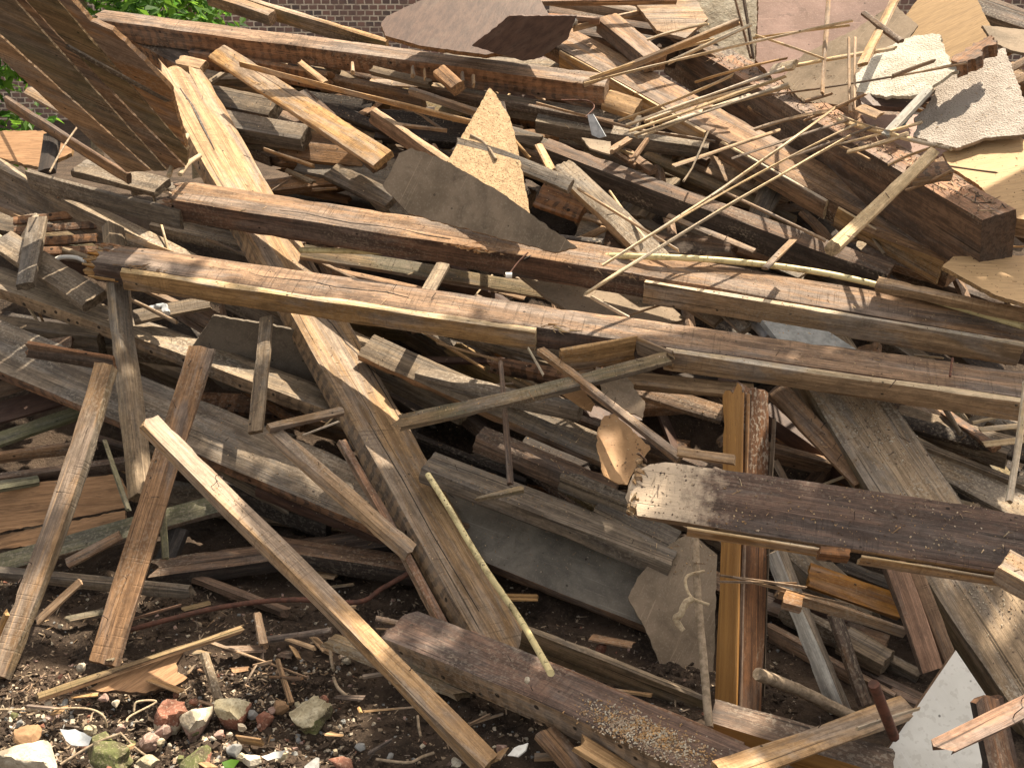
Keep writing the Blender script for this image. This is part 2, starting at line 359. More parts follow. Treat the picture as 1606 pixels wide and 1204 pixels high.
def frame(A, B, phi):
    u = (B-A).normalized(); mid = (A+B)*.5; c = (CAM-mid); c -= u*c.dot(u); c.normalize()
    p = c.cross(u); ph = math.radians(phi)
    e1 = p*math.cos(ph) - c*math.sin(ph); n1 = c*math.cos(ph) + p*math.sin(ph)
    M = Matrix((u, e1, n1)).transposed().to_4x4(); M.translation = A
    return M
def T(name, mat, a, b, w1, w2, label=None, cat='plank', phi=50, ends='jc', m2=None, nails=0, parent=None, maxt=.30, group=None, **kw):
    """a timber: a,b = the corner line between its two visible faces; w1,w2 their widths as seen"""
    A = at(*a); B = at(*b); M = frame(A, B, phi); L = (B-A).length
    s = (((A+B)*.5)-CAM).dot(FWD)/FPX
    W1 = w1*s/max(.2, math.cos(math.radians(phi))); W2 = min(maxt, w2*s/max(.2, math.sin(math.radians(phi))))
    W2 = max(W2, .004); W1 = max(W1, .004)
    kw = dict(kw)
    kw['bow'] = kw['bow']*s if 'bow' in kw else R.gauss(0, .0045)*L
    kw.setdefault('twist', R.gauss(0, .03 if L > 1 else .05))
    if w1 < 9 and w2 < 9: kw.setdefault('taper', (R.uniform(.5, 1.1), R.uniform(.45, 1.1)))
    me = plank_mesh(L, W1, W2, ends, m2=bool(m2), **kw)
    o = link(name, me, M, parent, (mat,) + ((m2,) if m2 else ()))
    if label: tag(o, label, cat, group)
    o['_L'] = L; o['_w1'] = W1; o['_w2'] = W2
    rr = random.Random(len(MW))
    for k in range(nails): nail(o, (rr.uniform(.06, .94)*L, rr.uniform(.15, .85)*W1, 0), rr)
    return o
def tube_mesh(pts, rad, n=8, cap=True, wob=0.):
    verts = []; faces = []
    pts = [Vector(p) for p in pts]; rad = rad if isinstance(rad, (list, tuple)) else [rad]*len(pts)
    up = Vector((.13, .3, 1)).normalized(); prev = None
    for k, p in enumerate(pts):
        d = (pts[min(k+1, len(pts)-1)] - pts[max(k-1, 0)]).normalized()
        x = d.cross(up if prev is None else prev);
        if x.length < 1e-3: x = d.cross(Vector((1, 0, 0)))
        x.normalize(); y = x.cross(d).normalized(); prev = y
        for q in range(n):
            an = 2*math.pi*q/n; r = rad[k]*(1+wob*noise.noise(p*60+Vector((q, 0, 0))))
            verts.append(p + x*math.cos(an)*r + y*math.sin(an)*r)
    for k in range(len(pts)-1):
        for q in range(n):
            faces.append((k*n+q, k*n+(q+1) % n, (k+1)*n+(q+1) % n, (k+1)*n+q))
    if cap: faces.append(tuple(range(n))); faces.append(tuple(range((len(pts)-1)*n, len(pts)*n))[::-1])
    me = bpy.data.meshes.new('m'); me.from_pydata(verts, [], faces)
    bm = bmesh.new(); bm.from_mesh(me); bmesh.ops.recalc_face_normals(bm, faces=bm.faces); bm.to_mesh(me); bm.free()
    finish(me, 50); return me
NAILS = []
def nail(par, loc, rr):
    if not NAILS:
        for k in range(4):
            r2 = random.Random(k+5); b = r2.uniform(-.02, .02); c = r2.uniform(-.015, .015)
            me = tube_mesh([(0, 0, -.008), (0, 0, .012), (b*.5, c*.5, .024), (b, c, .034)], .0014, 6)
            me2 = bmesh.new(); me2.from_mesh(me)
            bmesh.ops.create_circle(me2, cap_ends=True, radius=.0034, segments=8, matrix=Matrix.Translation((b, c, .0345)))
            me2.to_mesh(me); me2.free(); me.materials.append(MATS['nail']); NAILS.append(me)
    o = bpy.data.objects.new('nail', rr.choice(NAILS)); COL.objects.link(o); o.parent = par
    o.location = loc; o.rotation_euler = (rr.uniform(-.5, .5), rr.uniform(-.5, .5), rr.uniform(0, 6)); sc = rr.uniform(.5, .85); o.scale = (sc, sc, sc)
    MW[o.name] = MW[par.name] @ o.matrix_basis
def fracx(o, px):
    M = MW[o.name]; L = o['_L']; lo, hi = 0., 1.
    if proj(M @ Vector((0, 0, 0)))[0] > proj(M @ Vector((L, 0, 0)))[0]:
        return 1-0
    for _ in range(30):
        m = (lo+hi)/2
        if proj(M @ Vector((m*L, 0, 0)))[0] < px: lo = m
        else: hi = m
    return lo
def batten(par, px0, px1, mat, drop=0., h=None, t=.014, name='batten', ends='cc', face=2, label=None, **kw):
    """strip nailed on face 2 (front) or on the far edge of face 1 of a beam"""
    L = par['_L']; f0 = fracx(par, px0)*L; f1 = fracx(par, px1)*L; w1, w2 = par['_w1'], par['_w2']
    h = h or w2*.92
    if face == 2:   # local: x along, y -> -z... strip top faces n1
        me = plank_mesh(f1-f0, t, h, ends, m2=True, **kw); off = Vector((f0, -t-.002, -drop))
    else:
        me = plank_mesh(f1-f0, t, h, ends, **kw); off = Vector((f0, w1+.002, -drop))
    M = MW[par.name] @ Matrix.Translation(off)
    o = link(name, me, M, par, ('lath', mat) if face == 2 else (mat,)); o['_L'] = f1-f0; o['_w1'] = t; o['_w2'] = h
    if label: o['label'] = label
    return o

def scar(par, pts, wid, mat='black', name='crack'):
    """open crack following local points (x along, y across) on face 1"""
    V = []; F = []
    for k, (x, y) in enumerate(pts):
        w_ = wid*(.25 if k in (0, len(pts)-1) else R.uniform(.6, 1.2)); V += [(x, y-w_, .0012), (x, y+w_, .0012), (x, y, -.012)]
    for k in range(len(pts)-1): a = k*3; F += [(a, a+3, a+4, a+1), (a, a+2, a+5, a+3), (a+1, a+4, a+5, a+2)]
    me = bpy.data.meshes.new('m'); me.from_pydata(V, [], F); return link(name, me, MW[par.name].copy(), par, (mat,))
def fray(par, px, n, spread, mats, name='torn_patch', seed=1, ln=.05):
    rr = random.Random(seed); x0 = fracx(par, px)*par['_L']; V = []; F = []; MI = []
    for k in range(n):
        x = x0+rr.gauss(0, spread); y = abs(rr.gauss(0, .012)); z = .001-abs(rr.gauss(0, .006)); l = rr.uniform(.3, 1)*ln; t = rr.uniform(.0015, .005); an = rr.gauss(0, .35); ri = rr.uniform(0, .012); i = len(V)
        d = Vector((math.cos(an)*l, math.sin(an)*l, ri)); V += [(x, y-t, z), (x, y+t, z), (x, y, z+t*1.5), (x+d.x, y+d.y, z+d.z)]; F += [(i, i+1, i+3), (i+1, i+2, i+3), (i+2, i, i+3), (i, i+2, i+1)]; MI += [k % len(mats)]*4
    me = bpy.data.meshes.new('m'); me.from_pydata(V, [], F); me.polygons.foreach_set('material_index', MI); return link(name, me, MW[par.name].copy(), par, mats)
def crumble(par, end, mats, name='rotten_end', seed=1, out=.03, ln=.09, n=46):
    """torn fibres and crumbs that close a rotten beam end"""
    rr = random.Random(seed); L, w1, w2 = par['_L'], par['_w1'], par['_w2']; V = []; F = []; MI = []
    sg = -1 if end == 0 else 1; X0 = 0 if end == 0 else L
    for k in range(n):
        y = rr.uniform(.03, .97)*w1; z = -rr.uniform(.05, .97)*w2; l = rr.uniform(.4, 1)*ln; t = rr.uniform(.004, .012)
        tip = X0 + sg*out*rr.uniform(.2, 1.5); b = tip - sg*l; dy, dz = rr.gauss(0, .006), rr.gauss(0, .006); i = len(V)
        for (x, q) in ((b, 1.), (tip-sg*l*.3, .9), (tip, rr.uniform(.15, .5))):
            f = 0 if x == b else 1
            for a in range(5):
                an = a*1.2566+k; V.append((x+rr.uniform(-.002, .002), y+dy*f+math.cos(an)*t*q*rr.uniform(.7, 1.2), z+dz*f+math.sin(an)*t*q*rr.uniform(.7, 1.2)))
        for r_ in range(2):
            for a in range(5): F.append((i+r_*5+a, i+r_*5+(a+1) % 5, i+r_*5+5+(a+1) % 5, i+r_*5+5+a)); MI.append(k % len(mats))
        F.append(tuple(i+10+a for a in range(5))); MI.append(k % len(mats))
    me = bpy.data.meshes.new('m'); me.from_pydata(V, [], F); me.polygons.foreach_set('material_index', MI)
    bm = bmesh.new(); bm.from_mesh(me); bmesh.ops.recalc_face_normals(bm, faces=bm.faces); bm.to_mesh(me); bm.free()
    return link(name, me, MW[par.name].copy(), par, mats)
def plane_of(tri):
    P = [at(*p) for p in tri]; n = (P[1]-P[0]).cross(P[2]-P[0]).normalized()
    if n.dot(CAM-P[0]) < 0: n = -n
    return P[0], n
def S(name, mat, tri, poly, thick, label=None, cat='board', edge=None, parent=None, rag=0., curl=0., back=None, axis=None, group=None, sub=.03):
    """sheet: polygon seen at the given pixels lying in the plane through three placed points"""
    P0, n = plane_of(tri)
    if not rag and mat not in ('white', 'greyst', 'foil'): rag = .004
    pts = []
    for (x, y) in poly:
        r = ray(x, y); pts.append(CAM + r*((P0-CAM).dot(n)/r.dot(n)))
    ax = (axis and (at(*axis[1])-at(*axis[0]))) or (pts[1]-pts[0]); ax = (ax - n*ax.dot(n)).normalized(); ay = n.cross(ax)
    O = sum(pts, Vector())/len(pts)
    M = Matrix((ax, ay, n)).transposed().to_4x4(); M.translation = O
    q = [((p-O).dot(ax), (p-O).dot(ay)) for p in pts]
    # resample outline
    out = []; rr = random.Random(len(MW)*3+1)
    for k in range(len(q)):
        a = Vector(q[k]); b = Vector(q[(k+1) % len(q)]); m = max(1, int((b-a).length/(.012 if rag else sub)))
        nn = Vector((-(b-a).y, (b-a).x)).normalized()
        for i in range(m):
            f = i/m; v = a.lerp(b, f)
            if rag and i: v = v + nn*rag*(noise.noise(Vector((v.x*40, v.y*40, 3)))+1.6*max(0, noise.noise(Vector((v.x*14, v.y*14, 8)))-.1)+.8*(rr.random()-.5))
            out.append(v)
    bm = bmesh.new()
    vs = [bm.verts.new((v.x, v.y, 0)) for v in out]
    f = bm.faces.new(vs)
    if f.normal.z < 0: f.normal_flip()
    bmesh.ops.triangulate(bm, faces=[f])
    if curl:
        for _ in range(3):
            es = [e for e in bm.edges if e.calc_length() > .05]
            if es: bmesh.ops.subdivide_edges(bm, edges=es, cuts=1)
            bmesh.ops.triangulate(bm, faces=bm.faces)
    top = list(bm.faces)
    r = bmesh.ops.extrude_face_region(bm, geom=top)
    for v in [g for g in r['geom'] if isinstance(g, bmesh.types.BMVert)]: v.co.z -= thick + (0 if not rag else .002*rr.random())
    if curl:
        ext = max(abs(v.co.x) for v in bm.verts)
        for v in bm.verts: v.co.z += curl*((v.co.x/ext)**2 + .35*noise.noise(Vector((v.co.x*9, v.co.y*9, 5))))
    bmesh.ops.recalc_face_normals(bm, faces=bm.faces)
    if edge:
        for f in bm.faces:
            if abs(f.normal.z) < .5: f.material_index = 1
    me = bpy.data.meshes.new('m'); bm.to_mesh(me); bm.free()
    if curl: finish(me, 45)
    o = link(name, me, M, parent, (mat,) + ((edge,) if edge else ()))
    if label: tag(o, label, cat, group)
    return o
def rod(name, mat, pts, r, label, cat='stick', n=8, wob=0., smooth=True, group=None, parent=None, kindgroup=None):
    P = [at(*p) for p in pts]
    if smooth and len(P) > 2:
        Q = []
        for k in range(len(P)-1):
            p0 = P[max(k-1, 0)]; p1 = P[k]; p2 = P[k+1]; p3 = P[min(k+2, len(P)-1)]
            for i in range(8):
                t = i/8; Q.append(.5*((2*p1)+(p2-p0)*t+(2*p0-5*p1+4*p2-p3)*t*t+(3*p1-3*p2+p3-p0)*t**3))
        Q.append(P[-1]); P = Q
    O = P[0].copy(); M = Matrix.Translation(O)
    me = tube_mesh([p-O for p in P], r, n, wob=wob)
    o = link(name, me, M, parent, (mat,))
    if label: tag(o, label, cat, group)
    return o
def rock(name, mat, px, py, wpx, hpx, label, seed, h=.01, cat='stone', mat2=None, box=.5, flat=.95, sub=4, group=None):
    """a lump resting on the soil, wpx wide and hpx high as seen"""
    P = at(px, py, 10+h); s = (P-CAM).dot(FWD)/FPX; rx = wpx*s/2; rz = hpx*s/2*flat; ry = (rx+rz)*.5
    bm = bmesh.new(); bmesh.ops.create_icosphere(bm, subdivisions=sub, radius=1); sv = Vector((seed*7.7, seed, 3.3*seed))
    for v in bm.verts:
        d = v.co.copy(); m = max(abs(d.x), abs(d.y), abs(d.z)); d = d*(1-box) + (d/m)*box*.85
        k = 1.06 + .26*noise.noise(d*1.3+sv) + .12*noise.noise(d*3+sv) + .07*noise.noise(d*8+sv) + .05*noise.noise(d*18+sv)
        pl = [Vector((math.sin(seed*a*1.3), math.cos(seed*a*2.1), .5*math.sin(a*seed))).normalized() for a in (1, 2, 3, 4, 5, 6, 7, 8)]
        for pn in pl:
            e_ = d.dot(pn)*k
            if e_ > .66: d = d - pn*((e_-.66)/k)
        v.co = Vector((d.x*rx*k, d.y*ry*k, d.z*rz*k))
    if mat2:
        for f in bm.faces:
            if f.calc_center_median().z < rz*(.1+.3*noise.noise(f.calc_center_median()*30)): f.material_index = 1
    me = bpy.data.meshes.new('m'); bm.to_mesh(me); bm.free(); finish(me, 40)
    M = Matrix.Translation(P + Vector((0, 0, rz*.3))) @ Matrix.Rotation(seed*2.3, 4, 'Z') @ Matrix.Rotation(.25*math.sin(seed*5), 4, 'X')
    o = link(name, me, M, None, (mat,) + ((mat2,) if mat2 else ())); tag(o, label, cat, group); return o
# ---------------------------------------------------------------- the setting
def ground_h(x, y):
    h = .5*max(0, min(y-3.95, 1.7)) * (1 if y < 6.8 else max(0, 1-(y-6.8)/1.6))
    h *= max(0, min(1, (6-abs(x))/2))
    n = .035*noise.noise(Vector((x*2.2, y*2.2, 0))) + .022*noise.noise(Vector((x*7, y*7, 2)))
    near = 1 if y < 7 else .3
    n += near*(.016*noise.noise(Vector((x*19, y*19, 4))) + .006*noise.noise(Vector((x*45, y*45, 6))) + .004*noise.noise(Vector((x*90, y*90, 8))))
    return h + n - .02
def axis(lo, hi, step, far):
    a = [lo + i*step for i in range(int((hi-lo)/step)+1)]; s = step; L = [a[0]]; 
    while L[-1] > -far: s *= 1.25; L.append(L[-1]-s)
    s = step; Rr = [a[-1]]
    while Rr[-1] < far: s *= 1.25; Rr.append(Rr[-1]+s)
    return L[1:][::-1] + a + Rr[1:]
gx = axis(-1.9, 1.6, .0135, 90); gy = axis(1.9, 4.2, .0135, 90)
gv = [(x, y, ground_h(x, y)) for y in gy for x in gx]; nxg = len(gx)
gf = [(j*nxg+i, j*nxg+i+1, (j+1)*nxg+i+1, (j+1)*nxg+i) for j in range(len(gy)-1) for i in range(nxg-1)]
me = bpy.data.meshes.new('m'); me.from_pydata(gv, [], gf); finish(me, 60)
t = NT('soil'); c = t.coords((1, 1, 1), rnd=False)
col = t.mix(t.ramp(t.noise(c, 5, 5, .7), .38, .62), (.085, .058, .04), (.035, .024, .017))
col = t.mix(t.ramp(t.noise(c, 60, 4, .7), .5, .62), col, (.085, .06, .042)); col = t.mix(t.ramp(t.noise(c, 130, 3, .6), .66, .70, 0, .6), col, (.25, .2, .16))
t.bump(t.noise(c, 90, 5, .7), 1., .012); MATS['soil'] = t.out(col, .95)
gr = link('soil_ground', me, mats=('soil',)); gr['kind'] = 'structure'

# far brick wall
t = NT('bricks'); tc = t.n('ShaderNodeTexCoord'); mp = t.n('ShaderNodeMapping'); mp.inputs['Rotation'].default_value = (math.radians(-90), 0, 0); t.l(tc.outputs['Object'], mp.inputs[0])
sxx = t.n('ShaderNodeSeparateXYZ'); t.l(tc.outputs['Object'], sxx.inputs[0]); cb = t.n('ShaderNodeCombineXYZ'); t.l(sxx.outputs[0], cb.inputs[0]); t.l(sxx.outputs[2], cb.inputs[1])
nv = t.n('ShaderNodeTexNoise'); nv.inputs['Scale'].default_value = 14; t.l(tc.outputs['Object'], nv.inputs['Vector'])
va = t.n('ShaderNodeVectorMath', operation='MULTIPLY_ADD'); va.inputs[1].default_value = (.018, .018, 0); t.l(nv.outputs['Color'], va.inputs[0]); t.l(cb.outputs[0], va.inputs[2])
bt = t.n('ShaderNodeTexBrick'); t.l(va.outputs[0], bt.inputs['Vector'])
for k, v in (('Scale', 1), ('Brick Width', .125), ('Row Height', .077), ('Mortar Size', .012), ('Mortar Smooth', .3), ('Bias', 0)): bt.inputs[k].default_value = v
bt.inputs['Color1'].default_value = (.30, .17, .135, 1); bt.inputs['Color2'].default_value = (.11, .09, .085, 1); bt.inputs['Mortar'].default_value = (.68, .57, .45, 1)
cn = t.noise(tc.outputs['Object'], 9, 4); colb = t.mix(t.ramp(cn, .4, .65, 0, .6), bt.outputs['Color'], (.26, .16, .13))
t.bump(t.math('SUBTRACT', 1., bt.outputs['Fac']), .8, .012); MATS['bricks'] = t.out(colb, .9)
bm = bmesh.new(); bmesh.ops.create_cube(bm, size=1, matrix=Matrix.Diagonal((26, .35, 7, 1)))
me = bpy.data.meshes.new('m'); bm.to_mesh(me); bm.free()
o = link('brick_wall', me, Matrix.Translation((0, 17, 3.4)), None, ('bricks',)); tag(o, 'old dark brick wall with pale mortar far behind the heap', 'wall')
# coping and a few pier parts give the wall relief
bm = bmesh.new(); bmesh.ops.create_cube(bm, size=1, matrix=Matrix.Diagonal((26.2, .5, .12, 1))); me = bpy.data.meshes.new('m'); bm.to_mesh(me); bm.free()
link('coping', me, Matrix.Translation((0, 17, 6.97)), o, ('greyst',))

def shrub(x, y, rx, ry, z0, z1, n, label, leaf=.06, seed=1, mats=('leafy', 'leafy2')):
    rr = random.Random(seed)
    me = tube_mesh([(0, 0, -.1), (.03, .02, (z1)*.5), (.1, .0, z1*.8)], [.05, .035, .012], 8)
    root = bpy.data.objects.new('shrub', None); COL.objects.link(root); root.location = (x, y, ground_h(x, y)); MW[root.name] = Matrix.Translation(root.location)
    tr = bpy.data.objects.new('trunk', me); COL.objects.link(tr); me.materials.append(MATS['twig']); tr.parent = root
    V = []; F = []; MI = []
    cl = [(rr.uniform(-rx, rx)*.85, rr.uniform(-ry, ry)*.85, rr.uniform(z0, z1), rr.uniform(.16, .34)) for _ in range(int(n/55))]
    for k in range(n):
        cx, cy, cz, cr = rr.choice(cl); d = Vector((rr.gauss(0, 1), rr.gauss(0, 1), rr.gauss(0, 1))).normalized()*cr*rr.random()**.4
        p = Vector((cx, cy, cz)) + d
        nn = (d.normalized()*.7 + Vector((rr.gauss(0, .5), rr.gauss(0, .5)-.2, rr.gauss(0, .5)+.6))).normalized()
        a = nn.cross(Vector((rr.random()-.5, rr.random()-.5, rr.random()-.5))).normalized(); b = nn.cross(a); l = leaf*rr.uniform(.6, 1.3)
        i = len(V); V += [p-a*l, p-b*l*.42+nn*l*.1, p+a*l*.9-nn*l*.15, p+b*l*.42+nn*l*.1]; F.append((i, i+1, i+2, i+3)); MI.append(rr.random() < .4)
    me = bpy.data.meshes.new('m'); me.from_pydata(V, [], F); me.polygons.foreach_set('material_index', MI)
    for m in mats: me.materials.append(MATS[m])
    o = bpy.data.objects.new('crown', me); COL.objects.link(o); o.parent = root; tag(root, label, 'shrub', 'shrubs behind the heap')
shrub(-3.15, 8.4, .85, .5, 1.45, 3.4, 4600, 'bright green leafy shrub behind the top left boarded panel', seed=3)
shrub(-4.2, 8.2, .7, .5, .1, 2.2, 3800, 'green shrub at the left edge under the raised boarded panel', seed=4)
shrub(-2.75, 9.6, .3, .4, 1.62, 2.35, 1300, 'smaller green shrub between the top left joist and the brick wall', seed=5)

# ---------------------------------------------------------------- big joists
j1 = T('joist', 'plum', (150,30,.25), (948,135,.35), 18, 30, 'long joist across the top left with rows of nail marks along its dark front', 'joist', 55, 'jc', m2='rust', nails=3)
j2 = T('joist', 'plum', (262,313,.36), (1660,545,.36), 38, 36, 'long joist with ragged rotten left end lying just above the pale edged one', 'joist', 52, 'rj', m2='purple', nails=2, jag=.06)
crumble(j2, 0, ('honey', 'pale', 'rust'), seed=2, out=.035)
batten(j2, 1013, 1606, 'honey', h=None, drop=-.002, t=.024)
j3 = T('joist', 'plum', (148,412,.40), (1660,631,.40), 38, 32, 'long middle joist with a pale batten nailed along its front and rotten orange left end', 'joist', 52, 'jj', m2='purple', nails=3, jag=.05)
crumble(j3, 0, ('rust', 'honey', 'varnish'), seed=3, out=.05, ln=.14, n=60)
fray(j2, 735, 40, .05, ('honey', 'varnish', 'pale'), seed=4); fray(j2, 980, 24, .09, ('honey', 'brown'), seed=5); fray(j3, 868, 26, .03, ('pale', 'lath', 'honey'), seed=6); fray(j3, 210, 30, .06, ('brown', 'pale'), seed=7)
scar(j2, [(fracx(j2, 822)*j2['_L']+k*.004, -.001+k*.006) for k in range(6)], .004); scar(j3, [(fracx(j3, 330)*j3['_L']+k*.09, j3['_w1']*(.5+.06*math.sin(k*2.1))) for k in range(9)], .0016); scar(j2, [(fracx(j2, 430)*j2['_L']+k*.1, j2['_w1']*(.35+.05*math.sin(k*1.7))) for k in range(8)], .0016)
batten(j3, 194, 842, 'honey', drop=0, t=.03, ends='cc')
batten(j3, 1046, 1650, 'honey', drop=0, t=.03, ends='cc', sa=0)
T('plank', 'honey', (880,550,.45), (1000,530,.45), 5, 38, 'short split piece of batten hanging loose in the middle of the front joist', 'plank', 40, 'cc')
T('plank', 'honey', (998,530,.45), (1052,552,.46), 4, 26, 'small angled end of split batten pointing at the front joist knot', 'plank', 40, 'cj', jag=.02)
T('joist', 'joist', (247,112,.30), (757,1035,-.08), 72, 19, 'wide bright joist slanting down through the middle with splintered top end', 'joist', 38, 'jc', m2='edge', jag=.22, nails=4, maxt=.12, taper=(1.25, .85), twist=0, bow=0)
d1 = bpy.context.scene.objects['joist.003']; q_ = lambda f, v: (f*d1['_L'], v*d1['_w1'])
scar(d1, [q_(.475, .52), q_(.50, .56), q_(.52, .55), q_(.54, .66), q_(.56, .70), q_(.575, .72), q_(.60, .86), q_(.615, .88), q_(.63, 1.0)], .0028)
scar(d1, [q_(.04, .30), q_(.08, .36), q_(.13, .33), q_(.19, .30)], .006); scar(d1, [q_(.7, .3), q_(.78, .33), q_(.86, .31), q_(.95, .36)], .0014)
T('plank', 'red', (531,690,.04), (696,992,-.10), 13, 8, 'thin reddish board lying tight against the left side of the slanting joist', 'plank', 40, 'cc', m2='brown')
j5 = T('joist', 'purple', (600,1000,10.14), (1262,1298,10.16), 70, 30, 'dark brown broad joist at the bottom with sawdust spilled on its right end', 'joist', 35, 'jc', m2='dots', nails=2, jag=.03, maxt=.14, rough=.5, twist=0)
batten(j5, 690, 1120, 'red', face=1, t=.014, h=.06)
T('timber', 'pale', (222,664,.58), (758,1205,10.04), 30, 13, 'long pale square stud leaning from the upper left down to the bottom centre', 'timber', 32, 'jc', m2='honey', nails=4, jag=.02)
T('plank', 'brown', (184,1044,10.03), (337,547,.45), 44, 4, 'reddish brown plank leaning upright at left with two nails at its top', 'plank', 25, 'cc', nails=9, m2='dark')
T('timber', 'tan', (8,1062,10.02), (178,572,.42), 31, 11, 'leaning grey post at far left, sunlit in its lower half', 'timber', 30, 'cc', nails=6, bow=-10, m2='grey')
T('timber', 'greyd', (170,345,.30), (214,772,.05), 26, 13, 'grey upright post standing behind the rotten end of the middle joist', 'timber', 40, 'cc', m2='grey')
T('joist', 'grey', (-260,359,.10), (560,662,-.12), 34, 18, 'grey nail pocked beam running from the left edge behind the leaning planks', 'joist', 50, 'cj', m2='dots', nails=2)
T('joist', 'grey', (-230,152,.14), (730,620,-.25), 16, 44, 'long grey beam sloping from the left edge under both long joists', 'joist', 55, 'cc', m2='greyd')
T('plank', 'greyd', (40,268,.3), (280,330,.3), 5, 28, 'short dark plank lying on the grey beam at upper left', 'plank', 55, 'cc')
T('plank', 'honey', (192,366,.36), (290,404,.36), 5, 8, 'bright yellow splinter lying on the grey beam above the rotten joist end', 'lath', 50, 'jj', jag=.03)
# ---------------------------------------------------------------- right hand beams
R1A, R1B = at(1035, 48, -.3), at(1541, 344, .85)
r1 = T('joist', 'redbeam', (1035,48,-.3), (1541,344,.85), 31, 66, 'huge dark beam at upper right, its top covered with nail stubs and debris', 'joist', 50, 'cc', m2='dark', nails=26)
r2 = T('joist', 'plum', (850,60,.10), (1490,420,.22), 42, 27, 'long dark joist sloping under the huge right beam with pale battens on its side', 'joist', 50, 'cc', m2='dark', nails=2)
batten(r2, 881, 1108, 'honey', t=.016, drop=0)
batten(r2, 1134, 1300, 'brown', t=.016, drop=0)
batten(r2, 1318, 1480, 'honey', t=.016, drop=0)
T('joist', 'dark', (852,232,.30), (1392,432,.22), 20, 36, 'old black weathered beam with a rotten pale left end in the upper right centre', 'joist', 50, 'jc', m2='charred', jag=.06)
T('timber', 'brown', (936,28,.30), (1012,92,.32), 26, 18, 'short square block of timber near the top under pale splinters', 'timber', 48, 'cc', m2='dark')
T('timber', 'dark', (1030,38,.02), (1200,130,.05), 22, 14, 'dark rough timber behind the block at top right centre', 'timber', 48, 'jc')
h1 = T('joist', 'purple', (985,806,.76), (1660,915,.76), 98, 7, 'broad dark plank at right with chalky pale rounded left end', 'joist', 22, 'rc', m2='pale', jag=.085, maxt=.06, nails=3)
hx = MATS['purple'].copy(); hx.name = 'purple_chalk'; MATS['purple_chalk'] = hx; nt_ = hx.node_tree; b_ = nt_.nodes['Principled BSDF']; src = b_.inputs['Base Color'].links[0].from_socket
tc_ = nt_.nodes.new('ShaderNodeTexCoord'); sp_ = nt_.nodes.new('ShaderNodeSeparateXYZ'); nt_.links.new(tc_.outputs['Object'], sp_.inputs[0]); nz_ = nt_.nodes.new('ShaderNodeTexNoise'); nz_.inputs['Scale'].default_value = 22; nz_.inputs['Detail'].default_value = 6; nz_.inputs['Roughness'].default_value = .75; nt_.links.new(tc_.outputs['Object'], nz_.inputs['Vector'])
ma_ = nt_.nodes.new('ShaderNodeMath'); ma_.operation = 'MULTIPLY_ADD'; ma_.inputs[1].default_value = -2.9; ma_.inputs[2].default_value = .66; nt_.links.new(sp_.outputs[0], ma_.inputs[0])
mb_ = nt_.nodes.new('ShaderNodeMath'); mb_.operation = 'ADD'; nt_.links.new(ma_.outputs[0], mb_.inputs[0]); nt_.links.new(nz_.outputs['Fac'], mb_.inputs[1])
mr_ = nt_.nodes.new('ShaderNodeMapRange'); mr_.inputs[1].default_value = .52; mr_.inputs[2].default_value = .82; nt_.links.new(mb_.outputs[0], mr_.inputs[0])
mx_ = nt_.nodes.new('ShaderNodeMix'); mx_.data_type = 'RGBA'; mx_.inputs[7].default_value = (.58, .455, .33, 1); nt_.links.new(mr_.outputs[0], mx_.inputs[0]); nt_.links.new(src, mx_.inputs[6]); nt_.links.new(mx_.outputs[2], b_.inputs['Base Color'])
h1.data.materials[0] = hx; crumble(h1, 0, ('pale', 'chalk', 'rust'), seed=8, out=.004, ln=.03, n=50)
batten(h1, 1080, 1285, 'pale', t=.01, h=.05, drop=.004)
batten(h1, 1352, 1640, 'pale', t=.01, h=.05, drop=.004)
T('plank', 'pale', (1062,712,.72), (1148,726,.72), 16, 4, 'small pale offcut on top of the chalky plank end', 'plank', 35, 'cj', jag=.02)
T('plank', 'rust', (1292,868,.80), (1330,872,.80), 14, 12, 'small rusty block stuck under the broad dark plank', 'plank', 35, 'jj', jag=.015)
i1 = T('joist', 'palebrd', (1212,515,.18), (1612,1150,.1), 110, 25, 'wide pale dusty board sloping down at the right under the broad dark plank', 'joist', 20, 'cc', m2='mossy', maxt=.17, nails=2)
T('plank', 'brown', (1205,618,.12), (1340,762,.08), 34, 5, 'brown nailed strip left of the wide pale board', 'plank', 20, 'cc', nails=7)
T('timber', 'varnishd', (1163,612,2.98), (1150,1122,10.02), 44, 32, 'orange varnished door post standing upright at lower right', 'timber', 38, 'jc', m2='gold', jag=.05)
dp = bpy.context.scene.objects['timber.005']
for y_, m_ in ((-.004, 'gold'), (.012, 'varnish')):   # moulded ribs along the post's edge
    me = plank_mesh(dp['_L']*.985, .012, .010); o = link('moulding', me, MW[dp.name] @ Matrix.Translation((.01, y_, .011)), dp, (m_,))
T('timber', 'greyd', (1214,655,2.96), (1196,1090,10.03), 6, 5, 'thin whitish strip along the right side of the varnished door post', 'lath', 30, 'cc')
T('timber', 'dark', (1112,1132,10.16), (1400,1215,10.12), 42, 34, 'varnished door sill lying at the foot of the orange post', 'timber', 50, 'cc', m2='gold')
T('timber', 'greyd', (1222,864,.30), (1326,1116,-.02), 12, 25, 'white painted strip leaning right of the orange door post', 'timber', 55, 'cc', m2='whitep')
T('timber', 'dark', (1302,965,.18), (1352,1108,.02), 20, 7, 'small brown stud beside the white painted strip', 'timber', 30, 'cc')
T('timber', 'red', (1386,890,.40), (1450,1060,.22), 32, 6, 'red painted moulding with cracked paint hanging below the broad plank', 'timber', 25, 'cc', nails=0, saw=None) if False else T('timber', 'red', (1388,888,.40), (1447,1056,.22), 34, 8, 'red painted moulding with cracked paint hanging below the broad plank', 'timber', 25, 'cc', m2='dark')
